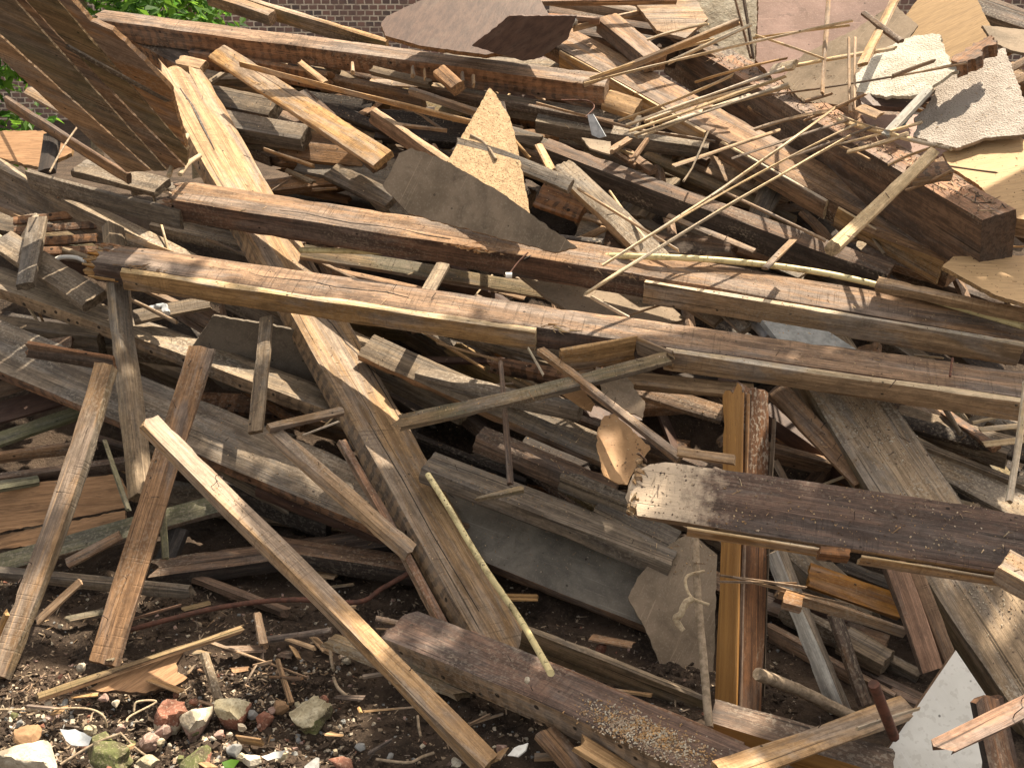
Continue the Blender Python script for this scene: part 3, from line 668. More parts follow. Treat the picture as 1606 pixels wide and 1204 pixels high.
T('plank', 'brown', (1424,888,.36), (1482,1040,.2), 22, 8, 'splintered brown strip between the red moulding and the wide pale board', 'plank', 25, 'cj', jag=.03)
rod('stick', 'twig', [(1188,1056,.22), (1260,1085,.1), (1345,1128,.04)], .017, 'round grey pole end lying right of the orange post', 'stick', wob=.15)
T('plank', 'pale', (1148,1226,10.30), (1442,1118,10.16), 38, 5, 'sawn pale board at the bottom right pointing at the white board', 'plank', 30, 'cc', nails=2)
T('plank', 'lath', (1350,1142,10.28), (1446,1110,10.24), 8, 5, 'small pale double lath on the sawn board at bottom right', 'lath', 40, 'cc')
rod('stick', 'iron', [(1370,1072,10.42), (1385,1110,10.34), (1402,1155,10.22)], .013, 'short dark round peg in front of the sawn board', 'stick', wob=.1, smooth=False)
S('board', 'white', [(1498,1020,2.42), (1390,1180,2.27), (1545,1200,2.25)], [(1499,1019), (1548,1092), (1538,1225), (1388,1225), (1389,1180)], .02, 'plain white board standing at the bottom right corner', edge='brown')
T('timber', 'varnishd', (1530,1100,.62), (1560,1235,.5), 42, 12, 'dark brown post with blackened top at the bottom right corner', 'timber', 30, 'jc', m2='black', jag=.02)
T('plank', 'red', (1500,1178,.74), (1660,1100,.74), 32, 6, 'red splintered plank poking in at the bottom right edge', 'plank', 30, 'jc', jag=.07, nails=2)
T('plank', 'pale', (1568,888,.88), (1680,950,.85), 34, 30, 'bright sawn plank end poking in at the right edge', 'plank', 45, 'cc')
T('plank', 'tan', (1230,928,.36), (1424,990,.22), 8, 14, 'reddish splintered strip running right from the white painted strip', 'plank', 50, 'jc', jag=.04)
T('plank', 'varnish', (1228,944,.40), (1256,952,.40), 20, 14, 'small orange broken block on the white painted strip', 'plank', 45, 'cc')
T('plank', 'varnish', (1268,920,.02), (1412,970,-.05), 38, 6, 'orange brown board behind the splintered strip at lower right', 'plank', 30, 'cc')
T('timber', 'greyd', (1315,1002,.0), (1384,1040,.02), 30, 22, 'dark square timber end in the shade left of the red moulding', 'timber', 50, 'cc')
for (x0,y0,x1,y1,dd,a_,b_,m_,l_) in ((1236,955,1440,1060,-.06,14,26,'greyd','dark grey beam behind the white painted strip, upper one'), (1210,985,1400,1090,-.1,10,22,'brown','dark brown beam behind the white painted strip, lower one'),
  (1345,1050,1470,1110,-.05,12,20,'dark','short dark beam left of the white board'), (1225,930,1330,975,-.1,20,18,'umber','dark board behind the small orange broken block'), (1400,1085,1500,1130,-.02,10,24,'rust','reddish beam end just left of the white board')):
    T('timber', m_, (x0,y0,dd), (x1,y1,dd), a_, b_, l_, 'timber', 48, 'jc')
for k, (a, b, l) in enumerate([((1133,904,.42), (1262,922,.38), 'upper'), ((1134,912,.42), (1250,915,.38), 'middle'), ((1150,905,.42), (1330,948,.32), 'longest')]):
    T('lath', 'tan', a, b, 3, 3, l+' of the thin splinters crossing in front of the orange post', 'lath', 40, 'jj', jag=.02)
# ---------------------------------------------------------------- top right sheets
S('board', 'mauve', [(1190,-20,5.6), (1400,-20,5.6), (1300,130,5.25)], [(1191,-30), (1415,-30), (1385,60), (1310,130), (1215,125), (1186,95)], .03, 'mauve door leaf standing behind the laths at top right', edge='brown', rag=.004)
S('board', 'conc', [(1100,20,5.9), (1190,-20,5.9), (1150,90,5.7)], [(1078,10), (1130,-20), (1195,-25), (1195,118), (1150,85), (1098,52)], .012, 'pale dusty sheet behind the two dark thin sticks at the top', rag=.006)
S('board', 'tan', [(1000,10,5.9), (1090,10,5.9), (1050,60,5.7)], [(985,-10), (1085,-12), (1110,30), (1075,60), (1030,48)], .02, 'brown board behind the square timber block at the top')
T('timber', 'tan', (850,-6,.1), (1085,34,.05), 10, 14, 'brown timber along the top edge left of the pale dusty sheet', 'timber', 50, 'jc')
T('plank', 'honey', (930,-12,-.2), (1120,26,-.2), 14, 8, 'orange brown plank at the top edge above the square timber block', 'plank', 45, 'jj')
T('timber', 'dark', (860,22,-.3), (1100,56,-.3), 18, 22, 'dark timber at the top behind the bright white lath end', 'timber', 50, 'cc')
T('timber', 'dark', (900,52,-.1), (1060,78,-.1), 16, 30, 'dark timber in shade behind the square timber block', 'timber', 50, 'cc')
T('timber', 'brown', (1180,96,-.25), (1420,150,-.2), 12, 30, 'dull timber behind the upright pair of sticks', 'timber', 50, 'cc')
T('timber', 'tan', (1500,100,-.2), (1680,150,-.2), 20, 40, 'brown timber behind the large textured plaster sheet', 'timber', 50, 'cc')
S('board', 'card', [(1230,110,5.1), (1420,10,5.2), (1330,150,4.9)], [(1225,125), (1260,85), (1345,45), (1400,5), (1440,40), (1390,110), (1345,165), (1260,160)], .01, 'dull brown sheet lying between the mauve door and the white plaster piece')
S('board', 'ply', [(1400,40,5.35), (1520,-20,5.35), (1490,100,5.1)], [(1395,60), (1450,-15), (1522,-20), (1562,58), (1494,100), (1440,110), (1385,90)], .012, 'warm plywood sheet behind the white plaster piece at top right', edge='honey', axis=[(1440,60,5), (1540,10,5)])
S('board', 'stipplew', [(1343,115,4.85), (1478,55,4.85), (1400,150,4.5)], [(1342,118), (1362,95), (1388,76), (1430,57), (1474,53), (1481,76), (1492,99), (1506,106), (1468,131), (1455,149), (1382,150), (1342,144)], .012, 'jagged white textured plaster piece at upper right', rag=.012, edge='conc')
S('board', 'stipple', [(1460,140,4.65), (1575,76,4.8), (1500,230,4.2)], [(1575,75), (1612,170), (1612,210), (1545,216), (1500,232), (1432,214), (1440,196), (1433,186), (1452,170), (1466,146), (1470,132), (1500,112), (1542,86)], .012, 'large grey textured plaster sheet at the right edge', rag=.006, edge='card')
S('board', 'umber', [(1340,148,4.6), (1455,150,4.6), (1400,200,4.35)], [(1345,146), (1462,150), (1430,170), (1352,164)], .02, 'dark strip of board under the white plaster piece')
S('board', 'teal', [(1380,190,4.45), (1430,165,4.45), (1400,215,4.3)], [(1400,197), (1428,168), (1436,171), (1411,200)], .01, 'small teal painted board peeking out below the plaster sheets')
S('board', 'mauve', [(1360,190,4.75), (1440,200,4.75), (1400,240,4.55)], [(1350,180), (1440,180), (1490,236), (1440,262), (1392,240)], .012, 'flat pinkish board under the pale crossed laths at right')
S('board', 'ply', [(1480,240,4.25), (1585,202,4.3), (1600,340,3.75)], [(1478,240), (1520,218), (1584,200), (1640,250), (1640,352), (1580,338), (1535,290), (1490,262)], .014, 'sunlit plywood sheet at the right edge beside the huge beam end', edge='honey', rag=.003, axis=[(1500,240,4.2), (1620,260,4.2)])
T('plank', 'pale', (1575,342,.42), (1660,360,.42), 10, 26, 'pale board just right of the huge beam end', 'plank', 50, 'cc')
S('board', 'ply', [(1480,408,3.75), (1640,400,3.8), (1600,480,3.45)], [(1478,418), (1495,402), (1660,400), (1660,492), (1560,462)], .014, 'sunlit plywood sheet below the huge beam end', edge='honey', axis=[(1480,410,3.7), (1640,450,3.7)])
T('plank', 'pale', (1375,444,.46), (1660,505,.50), 12, 14, 'pale pointed board on top of the yellow conduit at right', 'plank', 50, 'cc', m2='honey')
T('joist', 'dark', (1515,10,.1), (1680,70,.1), 26, 22, 'dark beam end in the top right corner', 'joist', 50, 'cc', m2='greyd')
S('board', 'card', [(1540,60,5.0), (1620,60,5.0), (1600,110,4.8)], [(1540,40), (1640,50), (1640,90), (1590,80), (1560,68)], .012, 'dull sheet edge under the dark beam in the top right corner')
for k, (y0, y1, l) in enumerate([(95, 70, 'upper'), (125, 95, 'middle'), (150, 118, 'lower')]):
    T('plank', 'tan', (1560,y0,5.0), (1660,y1-20,5.0), 12, 4, l+' of the stacked brown strips right of the grey plaster sheet', 'plank', 40, 'cc')
S('chunk', 'rust', [(1480,95,4.55), (1560,60,4.6), (1520,100,4.45)], [(1492,92), (1525,70), (1556,55), (1562,66), (1540,78), (1530,92), (1500,104)], .05, 'crumbly rotten wood lump above the grey plaster sheet', 'chunk', rag=.02)
T('plank', 'rust', (1436,280,1.02), (1495,272,1.04), 22, 14, 'small rotten block pierced by twigs on the huge beam', 'plank', 45, 'jj', jag=.015, m2='honey')
# ---------------------------------------------------------------- pale laths over the upper right
def L(a, b, w1, w2, label, mat='lath', **kw):
    kw.setdefault('phi', 40); kw.setdefault('jag', .02); kw.setdefault('ends', 'jj')
    def f_(p):
        if not (p[0] > 1060 and .3 < p[2] < 2 and p[1] < 420): return p
        yr = 1/(1/R1A.y + (1/R1B.y-1/R1A.y)*(p[0]-1035)/506); return (p[0], p[1], max(p[2], min(1.3, at(p[0], p[1], 0).y - yr + .16)))
    a, b = f_(a), f_(b)
    return T('lath', mat, a, b, w1, w2, label, 'lath', **kw)
L((948,416,.56), (1312,170,.62), 6, 3, 'long thin lath reaching down to the upper long joist, upper of two', bow=-6)
L((924,459,.60), (1348,206,.62), 5, 3, 'long thin lath reaching furthest down over the long joist, lower of two', bow=5)
L((952,414,.54), (1345,195,.60), 4, 2, 'hair thin split strip between the two long thin laths', bow=10)
L((918,129,.50), (1160,30,.42), 5, 9, 'thick split lath over the block near the top', mat='pale')
L((918,131,.52), (1335,34,.40), 4, 3, 'long lath ending left of the vertical stick near the top', bow=4)
L((985,196,.55), (1232,108,.50), 5, 3, 'top lath of the bundle of three over the dark joist')
L((990,206,.55), (1232,120,.50), 5, 3, 'middle lath of the bundle of three over the dark joist')
L((998,212,.55), (1236,132,.50), 5, 3, 'bottom lath of the bundle of three over the dark joist')
L((1105,172,.56), (1236,136,.50), 3, 3, 'short loose pale strip below the bundle of three laths')
L((1310,188,.60), (1486,234,.62), 7, 4, 'pale lath lying across the nail stubs of the huge beam')
L((1328,242,.66), (1418,214,.66), 7, 3, 'short pale lath pointing left over the huge beam')
L((1322,386,1.28), (1474,240,.6), 19, 5, 'broad bright lath hanging in front of the huge beam', mat='lath', phi=8)
L((1292,142,.40), (1302,-20,.35), 8, 4, 'tall brown vertical stick near the mauve door', mat='tan')
L((1334,172,.50), (1332,58,.45), 5, 3, 'left stick of the upright pair beside the white plaster', mat='tan')
L((1342,166,.50), (1342,58,.45), 5, 3, 'right stick of the upright pair beside the white plaster', mat='tan')
L((1362,96,.40), (1414,-10,.35), 13, 4, 'honey coloured board strip rising to the top edge at right', mat='honey', ends='cc')
L((1350,20,.42), (1408,64,.42), 9, 4, 'short dark strip crossing the honey board strip', mat='dark', ends='cc')
L((1186,152,.52), (1512,100,.50), 4, 2, 'thin dark lath lying over the white plaster piece', mat='tan', bow=-5)
L((1396,212,.50), (1462,142,.50), 13, 4, 'flaking white painted strip between the two plaster sheets', mat='whitep', ends='cc')
L((1182,55,.40), (1290,92,.36), 3, 3, 'thin lath sloping towards the foot of the tall vertical stick')
L((1150,-10,.55), (1176,88,.50), 4, 3, 'left of two dark thin sticks rising to the top edge', mat='dark')
L((1164,-10,.55), (1180,90,.50), 5, 3, 'right of two dark thin sticks rising to the top edge', mat='dark')
L((735,77,.45), (905,33,.35), 6, 9, 'bright white lath at the top centre', mat='whitep', jag=.03)
L((905,42,.30), (1060,6,.20), 6, 8, 'bright white lath end behind the square block at top', mat='pale')
L((1340,172,.42), (1370,185,.45), 15, 3, 'leaning pale strip under the white plaster piece', mat='tan')
L((1110,205,.60), (1085,262,.55), 4, 2, 'grey twig like splinter hanging under the lath bundle', mat='grey')
L((1085,262,.55), (1072,282,.54), 4, 2, 'lower tip of the grey twig like splinter', mat='grey')
L((1490,262,.76), (1560,272,.74), 4, 2, 'thin splinter right of the small rotten block', mat='tan')
L((1262,160,.56), (1300,150,.56), 6, 3, 'small dark splinter on the huge beam top', mat='tan')
L((1206,420,.62), (1250,376,.58), 10, 3, 'short brown strip standing behind the yellow conduit', mat='tan', ends='cj')
L((1205,115,.60), (1238,108,.60), 14, 5, 'small bright chip of split lath on the huge beam', mat='lath')
L((1606,595,.85), (1580,782,.72), 10, 4, 'thin upright lath at the right edge above the broad dark plank', phi=30, ends='cc')
L((1528,664,-.1), (1590,652,-.1), 8, 2, 'short pale lath in the dark hollow at right, topmost of three', ends='cc')
L((1540,676,-.1), (1640,668,-.1), 9, 2, 'short pale lath in the dark hollow at right, middle of three', ends='cc')
L((1546,701,-.1), (1640,690,-.1), 10, 2, 'short pale lath in the dark hollow at right, lowest of three', ends='cc')
FAN = [((975,188),(1150,118)), ((1002,216),(1180,150)), ((1015,190),(1215,128)), ((930,122),(1120,62)), ((1050,100),(1180,40)), ((1225,108),(1400,78)), ((1150,250),(1330,190)), ((1185,205),(1300,176)), ((1235,250),(1372,198)), ((1300,232),(1440,196)), ((1312,178),(1395,206)), ((1296,222),(1360,250)), ((1392,262),(1468,232)), ((1060,262),(1225,205)), ((1405,120),(1470,96)), ((1260,190),(1352,150)), ((1180,60),(1330,40)), ((1020,64),(1110,40)), ((1420,300),(1490,270)), ((1090,130),(1235,92))]
FL = ['left of the bundle of three', 'under the bundle of three', 'above the bundle of three', 'beside the thick split lath', 'across the two dark thin sticks', 'left of the white plaster piece', 'over the dark joist below the fan', 'on top of the huge beam near its middle', 'crossing the nail stubs', 'below the textured plaster', 'between the upright pair and the white painted strip', 'hanging over the near side of the huge beam', 'near the small rotten block', 'over the black weathered beam', 'right on the white plaster piece', 'behind the upright pair of sticks', 'touching the mauve door leaf', 'on the square block near the top', 'near the end of the huge beam', 'between the top laths and the bundle']
RF = random.Random(3)
for ((xa, ya), (xb, yb)), l_ in zip(FAN, FL):
    L((xa, ya, RF.uniform(.48, .66)), (xb, yb, RF.uniform(.42, .6)), RF.uniform(2, 7), RF.uniform(2, 4), 'splintered lath piece ' + l_, mat=RF.choice(('lath', 'pale', 'tan', 'lath', 'lath')), phi=RF.uniform(25, 55), bow=RF.uniform(-4, 4), jag=RF.uniform(.01, .04))
rod('conduit_pipe', 'conduit', [(470,392,.12), (640,396,.12), (830,402,.18), (1000,402,.40), (1150,410,.40), (1300,430,.38), (1450,467,.38), (1660,528,.40)], .0115, 'pale yellow plastic conduit curving along the upper long joist', 'pipe', 12, wob=.05)
rod('conduit_pipe', 'conduit', [(671,744,.24), (700,790,.24), (760,890,.18), (815,970,.12), (864,1055,10.30)], .0095, 'pale yellow plastic conduit resting on the slanting joist', 'pipe', 12, wob=.05)
# ---------------------------------------------------------------- top left
def P4(quad, label, mat):  # board of the hanging panel
    pass
pt = [(0,60,4.15), (110,0,3.85), (240,266,4.45)]
root = bpy.data.objects.new('boarded_panel', None); COL.objects.link(root); root.location = at(198, 268, 4.5); MW[root.name] = Matrix.Translation(root.location)
tag(root, 'tilted panel of tongue and groove boards seen from below at top left', 'panel')
for poly, m in (([(-30,64), (-30,30), (237,268), (198,270)], 'tan'), ([(-30,26), (-30,-22), (2,-22), (262,268), (240,268)], 'mossy'), ([(6,-22), (22,-18), (150,120), (290,262), (265,268)], 'brown'),
                ([(28,-14), (78,-14), (165,90), (294,236), (292,260), (154,120)], 'mossy'), ([(82,-12), (104,-10), (142,34), (176,48), (222,92), (266,138), (292,232), (170,90)], 'varnish')):
    S('board', m, pt, poly, .018, parent=root, rag=.004, axis=[(-20,20,4.6), (240,262,4.3)])
T('plank', 'greyd', (112,76,3.85), (264,158,4.0), 5, 6, 'ragged batten across the underside of the boarded panel', 'plank', 50, 'jj', jag=.03)
T('plank', 'honey', (0,84,.3), (200,268,.3), 3, 3, 'thin pale strip along the lower edge of the boarded panel', 'lath', 50, 'cc')
T('plank', 'dark', (8,154,.35), (198,272,.3), 6, 14, 'dark board edge under the boarded panel at left', 'plank', 50, 'jc', m2='brown')
T('plank', 'honey', (38,146,.34), (124,192,.34), 20, 4, 'short honey coloured piece behind the dark board edge at left', 'plank', 30, 'jj')
T('timber', 'black', (84,262,.2), (92,205,.2), 22, 6, 'small black post stub under the boarded panel', 'timber', 30, 'cc')
S('board', 'plyo', [(0,205,5.2), (85,206,5.2), (60,262,5.0)], [(-20,206), (84,205), (115,225), (112,240), (60,262), (-20,242)], .02, 'orange broken board at the left edge behind the grey beam', rag=.006, edge='honey')
rod('twig', 'twig', [(78,270,.45), (100,230,.45), (125,194,.45)], .004, 'thin bent twig in front of the small black post', 'stick')
rod('twig', 'rope', [(265,276,.5), (275,245,.48), (294,212,.44)], .010, 'curved pale root hanging at the foot of the boarded panel, left one', 'stick')
rod('twig', 'rope', [(282,274,.5), (296,256,.5), (314,244,.46)], .010, 'curved pale root hanging at the foot of the boarded panel, right one', 'stick')
T('plank', 'greyd', (110,268,.05), (240,300,.1), 26, 10, 'dark plank in the shade between the panel and the rotten joist end', 'plank', 50, 'cc')
T('timber', 'dark', (200,62,.0), (275,100,.0), 40, 20, 'brown timber behind the splintered top of the bright joist', 'timber', 40, 'jc', m2='rust')
T('plank', 'pale', (278,100,.1), (312,108,.1), 16, 10, 'small pale block right of the splintered joist top', 'plank', 45, 'jc')
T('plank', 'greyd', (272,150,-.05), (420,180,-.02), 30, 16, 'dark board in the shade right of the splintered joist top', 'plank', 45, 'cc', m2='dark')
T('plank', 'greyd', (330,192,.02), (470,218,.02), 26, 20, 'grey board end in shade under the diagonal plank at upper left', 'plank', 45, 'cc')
T('plank', 'honey', (372,-5,.1), (604,66,-.05), 7, 20, 'pale edged mossy beam rising to the top edge in front of the brick wall', 'joist', 50, 'cc', m2='mossy')
T('plank', 'tan', (322,-8,.1), (420,24,.08), 12, 16, 'mossy beam end at the top edge next to the green shrub', 'joist', 50, 'cc', m2='mossy')
T('plank', 'honey', (326,88,.22), (584,260,.32), 34, 5, 'plank with a sunlit lower end sloping under the top left joist', 'plank', 25, 'cc', m2='honey', nails=1)
T('plank', 'dark', (460,150,.12), (582,262,.1), 24, 6, 'charcoal plank just right of the sunlit sloping plank', 'plank', 25, 'cc')
T('lath', 'pale', (375,98,.42), (742,190,.45), 3, 8, 'long pale lath below the top left joist', 'lath', 50, 'jc', m2='honey')
T('plank', 'honey', (580,172,.30), (696,252,.34), 9, 20, 'broken honey timber with pale top left of the pointed chipboard', 'plank', 45, 'jj', m2='brown', jag=.03)
T('plank', 'pale', (466,98,.25), (505,130,.25), 9, 4, 'short pale chip hanging under the top left joist', 'plank', 35, 'jc')
T('plank', 'rust', (300,82,.1), (510,118,.12), 8, 24, 'rusty orange timber just under the top left joist', 'joist', 55, 'jj', jag=.05)
T('plank', 'brown', (510,122,.05), (660,152,.05), 10, 22, 'brown board in shade under the middle of the top left joist', 'plank', 50, 'cc')
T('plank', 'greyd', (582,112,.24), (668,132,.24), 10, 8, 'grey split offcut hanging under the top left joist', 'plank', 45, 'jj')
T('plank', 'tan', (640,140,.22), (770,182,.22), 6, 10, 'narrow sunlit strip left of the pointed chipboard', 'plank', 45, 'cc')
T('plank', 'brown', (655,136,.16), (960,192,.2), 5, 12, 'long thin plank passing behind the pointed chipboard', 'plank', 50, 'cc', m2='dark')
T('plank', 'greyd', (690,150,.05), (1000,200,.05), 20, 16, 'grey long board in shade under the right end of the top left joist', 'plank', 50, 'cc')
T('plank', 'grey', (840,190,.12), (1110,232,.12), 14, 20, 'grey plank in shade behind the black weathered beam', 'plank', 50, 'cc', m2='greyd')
L((842,162,.28), (1010,206,.28), 4, 3, 'thin pale strip in the shade above the black weathered beam', mat='tan')
L((1010,206,.30), (1120,222,.28), 4, 4, 'pale edged strip below the lath bundle in shade', mat='tan')
T('plank', 'honey', (942,165,.16), (990,182,.16), 30, 8, 'small orange board hanging behind the battened joist', 'plank', 30, 'cc')
T('timber', 'pale', (800,60,.12), (845,76,.12), 18, 14, 'pale timber end left of the battened right joist', 'timber', 45, 'cc', m2='tan')
root = None
j = T('joist', 'red', (705,6,.55), (1062,2,.5), 6, 8, 'reddish beam along the very top edge in the centre', 'joist', 55, 'cc', m2='brown')
T('plank', 'red', (760,16,.35), (940,30,.35), 4, 9, 'red thin board below the reddish top beam', 'plank', 50, 'cc')
S('board', 'umber', [(600,40,5.3), (700,-10,5.5), (800,85,5.1)], [(598,38), (606,26), (662,0), (690,-14), (840,-14), (870,40), (835,72), (762,86), (660,72), (604,56)], .02, 'dark brown rounded table leaf at the top centre', rag=.003, edge='brown')
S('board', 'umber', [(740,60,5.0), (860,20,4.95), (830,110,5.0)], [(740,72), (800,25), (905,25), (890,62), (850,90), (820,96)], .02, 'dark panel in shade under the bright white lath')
S('board', 'chip', [(768,140,4.65), (700,258,4.3), (830,335,4.05)], [(768,138), (776,146), (800,185), (812,232), (832,338), (800,345), (700,262), (712,235)], .02, 'pointed sunlit chipboard piece in the upper centre', rag=.004, edge='chip')
T('timber', 'pale', (784,160,.50), (818,338,.46), 9, 6, 'pale moulding strip lying down the pointed chipboard', 'timber', 30, 'jc', jag=.03)
S('board', 'card', [(602,285,3.95), (645,235,3.98), (860,372,3.8)], [(600,292), (626,240), (646,232), (662,238), (702,254), (786,302), (905,388), (870,396), (640,335)], .02, 'grey brown board leaning below the pointed chipboard', edge='pale')
T('plank', 'greyd', (712,236,.62), (888,300,.56), 22, 6, 'grey curved plank poking over the pointed chipboard', 'plank', 25, 'jc', bow=6, jag=.04)
rod('twig', 'twig', [(738,212,.68), (760,225,.66), (778,250,.64)], .006, 'dark crooked twig on the curved grey plank', 'stick')
T('plank', 'brown', (678,113,.62), (706,138,.64), 22, 6, 'small square wooden block nailed on the front of the top left joist', 'plank', 20, 'cc', nails=1)
for k, x in enumerate((550, 645, 663, 722, 740)):
    T('chip', 'honey', (x,96+k*5,.42), (x+1,110+k*5,.42), 7, 3, ('leftmost', 'second', 'third', 'fourth', 'rightmost')[k]+' of the small split chips standing on the top left joist front', 'chip', 25, 'jj', group='split chips on the joist front', jag=.008)
# metal bracket and bits
S('bracket', 'foil', [(920,180,4.5), (950,215,4.4), (930,215,4.45)], [(921,180), (930,179), (950,214), (940,217), (928,212)], .004, 'grey metal bracket poking up above the black weathered beam', 'bracket')
rod('wire', 'iron', [(880,157,.4), (920,158,.4), (932,168,.42), (918,184,.42)], .003, 'thin dark wire looping above the metal bracket', 'wire')
S('board', 'card', [(910,215,4.35), (960,220,4.35), (950,240,4.25)], [(912,216), (958,222), (957,242), (925,232)], .006, 'small pale card scrap left of the metal bracket')
T('plank', 'tan', (962,236,.42), (990,218,.42), 10, 5, 'small knotty splinter above the black weathered beam', 'plank', 40, 'jj', jag=.02)
T('plank', 'brown', (995,252,.36), (1020,216,.36), 8, 4, 'short dark stick crossing above the black weathered beam', 'plank', 40, 'cc')
# left of black beam: leaning pair
T('timber', 'grey', (868,268,.36), (1022,420,.22), 34, 8, 'leaning grey brown timber left of the black weathered beam', 'timber', 28, 'jc', m2='pale')
L((906,298,.52), (1060,392,.45), 6, 3, 'pale thin edge strip lying on the leaning grey brown timber', mat='pale')
L((838,226,.45), (858,262,.45), 12, 4, 'bright splinter tuft beside the rotten end of the black beam', mat='pale', jag=.03)
T('plank', 'rust', (836,320,.02), (905,345,.02), 60, 5, 'rusty brown panel in shade below the curved grey plank', 'plank', 20, 'cc')
T('plank', 'charred', (866,372,.3), (944,380,.3), 8, 12, 'short black offcut above the upper long joist', 'plank', 45, 'cc')
T('plank', 'brown', (920,330,-.05), (945,300,-.05), 12, 4, 'small dark stick in the hollow behind the leaning grey timber', 'plank', 40, 'cc')
L((1045,340,.16), (1180,396,.18), 9, 4, 'brown strip running parallel below the black weathered beam', mat='tan', ends='cc')
L((1130,300,.42), (1292,378,.42), 6, 4, 'thin brown strip lying on the black weathered beam', mat='tan', ends='cc')
L((955,300,.3), (1010,372,.3), 4, 2, 'narrow pale splinter in the gap left of the black beam')
T('plank', 'brown', (1290,150,-.1), (1500,330,-.1), 60, 10, 'dark board filling the gap behind the huge right beam', 'plank', 40, 'cc')
T('plank', 'brown', (1330,350,.16), (1480,410,.3), 14, 8, 'brown plank under the huge right beam with a sunlit spot', 'plank', 45, 'cc', m2='honey')
T('plank', 'dark', (1350,395,.05), (1480,440,.1), 30, 12, 'dark plank above the yellow conduit at right', 'plank', 45, 'cc', m2='brown')
T('plank', 'greyd', (1190,380,.0), (1250,250,-.05), 34, 6, 'grey board in shade crossing behind the two right joists', 'plank', 25, 'cc')
L((1386,395,.16), (1352,345,.14), 6, 3, 'small pale strip in the hollow below the huge beam', mat='grey')
# between upper and middle long joists
T('plank', 'mossy', (470,402,.02), (1010,492,-.02), 22, 6, 'mossy plank in the gap between the two long joists', 'plank', 40, 'cc', m2='tan')
T('plank', 'brown', (520,425,-.1), (900,505,-.1), 8, 12, 'dark brown plank in the gap under the mossy one', 'plank', 50, 'cc')
T('plank', 'grey', (1092,585,.2), (0,0,0), 1, 1) if False else T('plank', 'grey', (684,455,.3), (706,414,.3), 22, 3, 'small grey offcut standing between the two long joists', 'plank', 25, 'cc')
S('board', 'card', [(812,428,4.15), (1010,470,4.05), (930,490,3.95)], [(806,424), (1045,474), (1075,500), (1000,520), (900,492), (860,468)], .012, 'grey brown sheet wedged under the upper long joist', rag=.002)
L((925,466,.36), (984,498,.36), 7, 4, 'short broken lath end between the two long joists', ends='cc')
L((985,496,.2), (1040,478,.2), 4, 3, 'thin strip behind the short broken lath end', mat='tan')
T('plank', 'grey', (1070,478,.1), (1118,510,.1), 30, 5, 'grey board in shade between the long joists right of centre', 'plank', 25, 'cc')
T('plank', 'grey', (1124,486,.15), (1160,520,.15), 22, 5, 'small grey board edge between the long joists', 'plank', 25, 'cc')
rod('pipe', 'foil', [(1165,495,.1), (1185,510,.1), (1204,530,.1)], .018, 'short grey pipe end between the two long joists', 'pipe', 12)
S('board', 'greyst', [(1205,505,3.6), (1330,530,3.6), (1260,550,3.5)], [(1195,502), (1300,520), (1350,552), (1230,545)], .02, 'flat grey slab between the two long joists at right')
T('plank', 'brown', (1378,560,.0), (1380,535,.0), 34, 4, 'brown board upright in the gap between the long joists at right', 'plank', 25, 'cc')
rod('nail_spike', 'iron', [(1490,590,.46), (1494,562,.46)], .004, 'tall rusty spike standing on the middle long joist', 'nail', smooth=False)
rod('cap', 'white', [(793,432,.42), (803,432,.42)], .011, 'small white plastic plug under the upper long joist', 'plug', smooth=False, n=12)
rod('wire', 'iron', [(800,428,.42), (812,412,.44), (828,396,.46)], .003, 'rusty wire bent over the upper long joist', 'wire')
# ---------------------------------------------------------------- centre, below the middle joist
T('plank', 'mossy', (634,668,.30), (1048,568,.44), 20, 8, 'crooked split plank with torn orange tip below the middle joist', 'plank', 40, 'jj', bow=-4, jag=.05, m2='grey')
T('plank', 'honey', (905,596,.18), (1180,622,.24), 22, 8, 'orange brown board end under the bent batten', 'plank', 30, 'cc')
T('plank', 'brown', (985,615,.05), (1130,660,.05), 26, 8, 'reddish board in shade left of the varnished door post', 'plank', 35, 'cc')
T('plank', 'tan', (842,548,.42), (1062,718,.36), 12, 8, 'thin brown strip slanting down to the chalky plank end', 'plank', 45, 'cc', nails=3, m2='brown')
L((828,546,.40), (850,585,.38), 5, 3, 'short white edged splinter under the middle joist', mat='lath')
S('torn_sheet', 'veneer', [(940,655,3.3), (1012,715,3.2), (950,758,3.1)], [(948,652), (962,650), (985,672), (1016,714), (996,735), (984,760), (944,752), (933,705), (936,678)], .004, 'curled torn orange veneer sheet hanging above the chalky plank end', 'sheet', rag=.005, curl=.035)
S('torn_sheet', 'card', [(930,590,3.45), (1010,600,3.4), (985,660,3.25)], [(935,585), (985,590), (1012,640), (1008,662), (975,640), (945,622)], .004, 'crumpled brown paper sheet above the curled veneer', 'sheet', rag=.006, curl=.03)
S('torn_sheet', 'veneer', [(880,610,3.45), (930,640,3.4), (900,650,3.3)], [(880,618), (900,608), (932,636), (928,644), (896,636)], .004, 'small orange torn shred left of the curled veneer', 'sheet', rag=.006, curl=.02)
T('stick', 'dark', (783,565,.32), (797,756,.18), 9, 4, 'thin upright brown stick under the middle joist', 'stick', 30, 'cc')
T('plank', 'mossy', (752,782,.2), (818,768,.22), 8, 7, 'broken wood flake at the foot of the thin upright stick', 'plank', 50, 'jj', jag=.02)
T('timber', 'greyd', (650,585,.02), (905,645,.1), 16, 18, 'grey timber with rounded end right of the slanting joist', 'timber', 50, 'cc')
T('joist', 'greyd', (560,556,.0), (985,742,-.04), 42, 10, 'grey beam in shade running down behind the upright stick', 'joist', 35, 'cc', m2='brown')
T('timber', 'dark', (745,688,.05), (960,775,.0), 26, 24, 'dark square timber in shade right of the upright stick', 'timber', 50, 'cc')
T('timber', 'greyd', (878,748,.02), (985,790,.02), 18, 22, 'short grey block in shade left of the chalky plank end', 'timber', 50, 'cc')
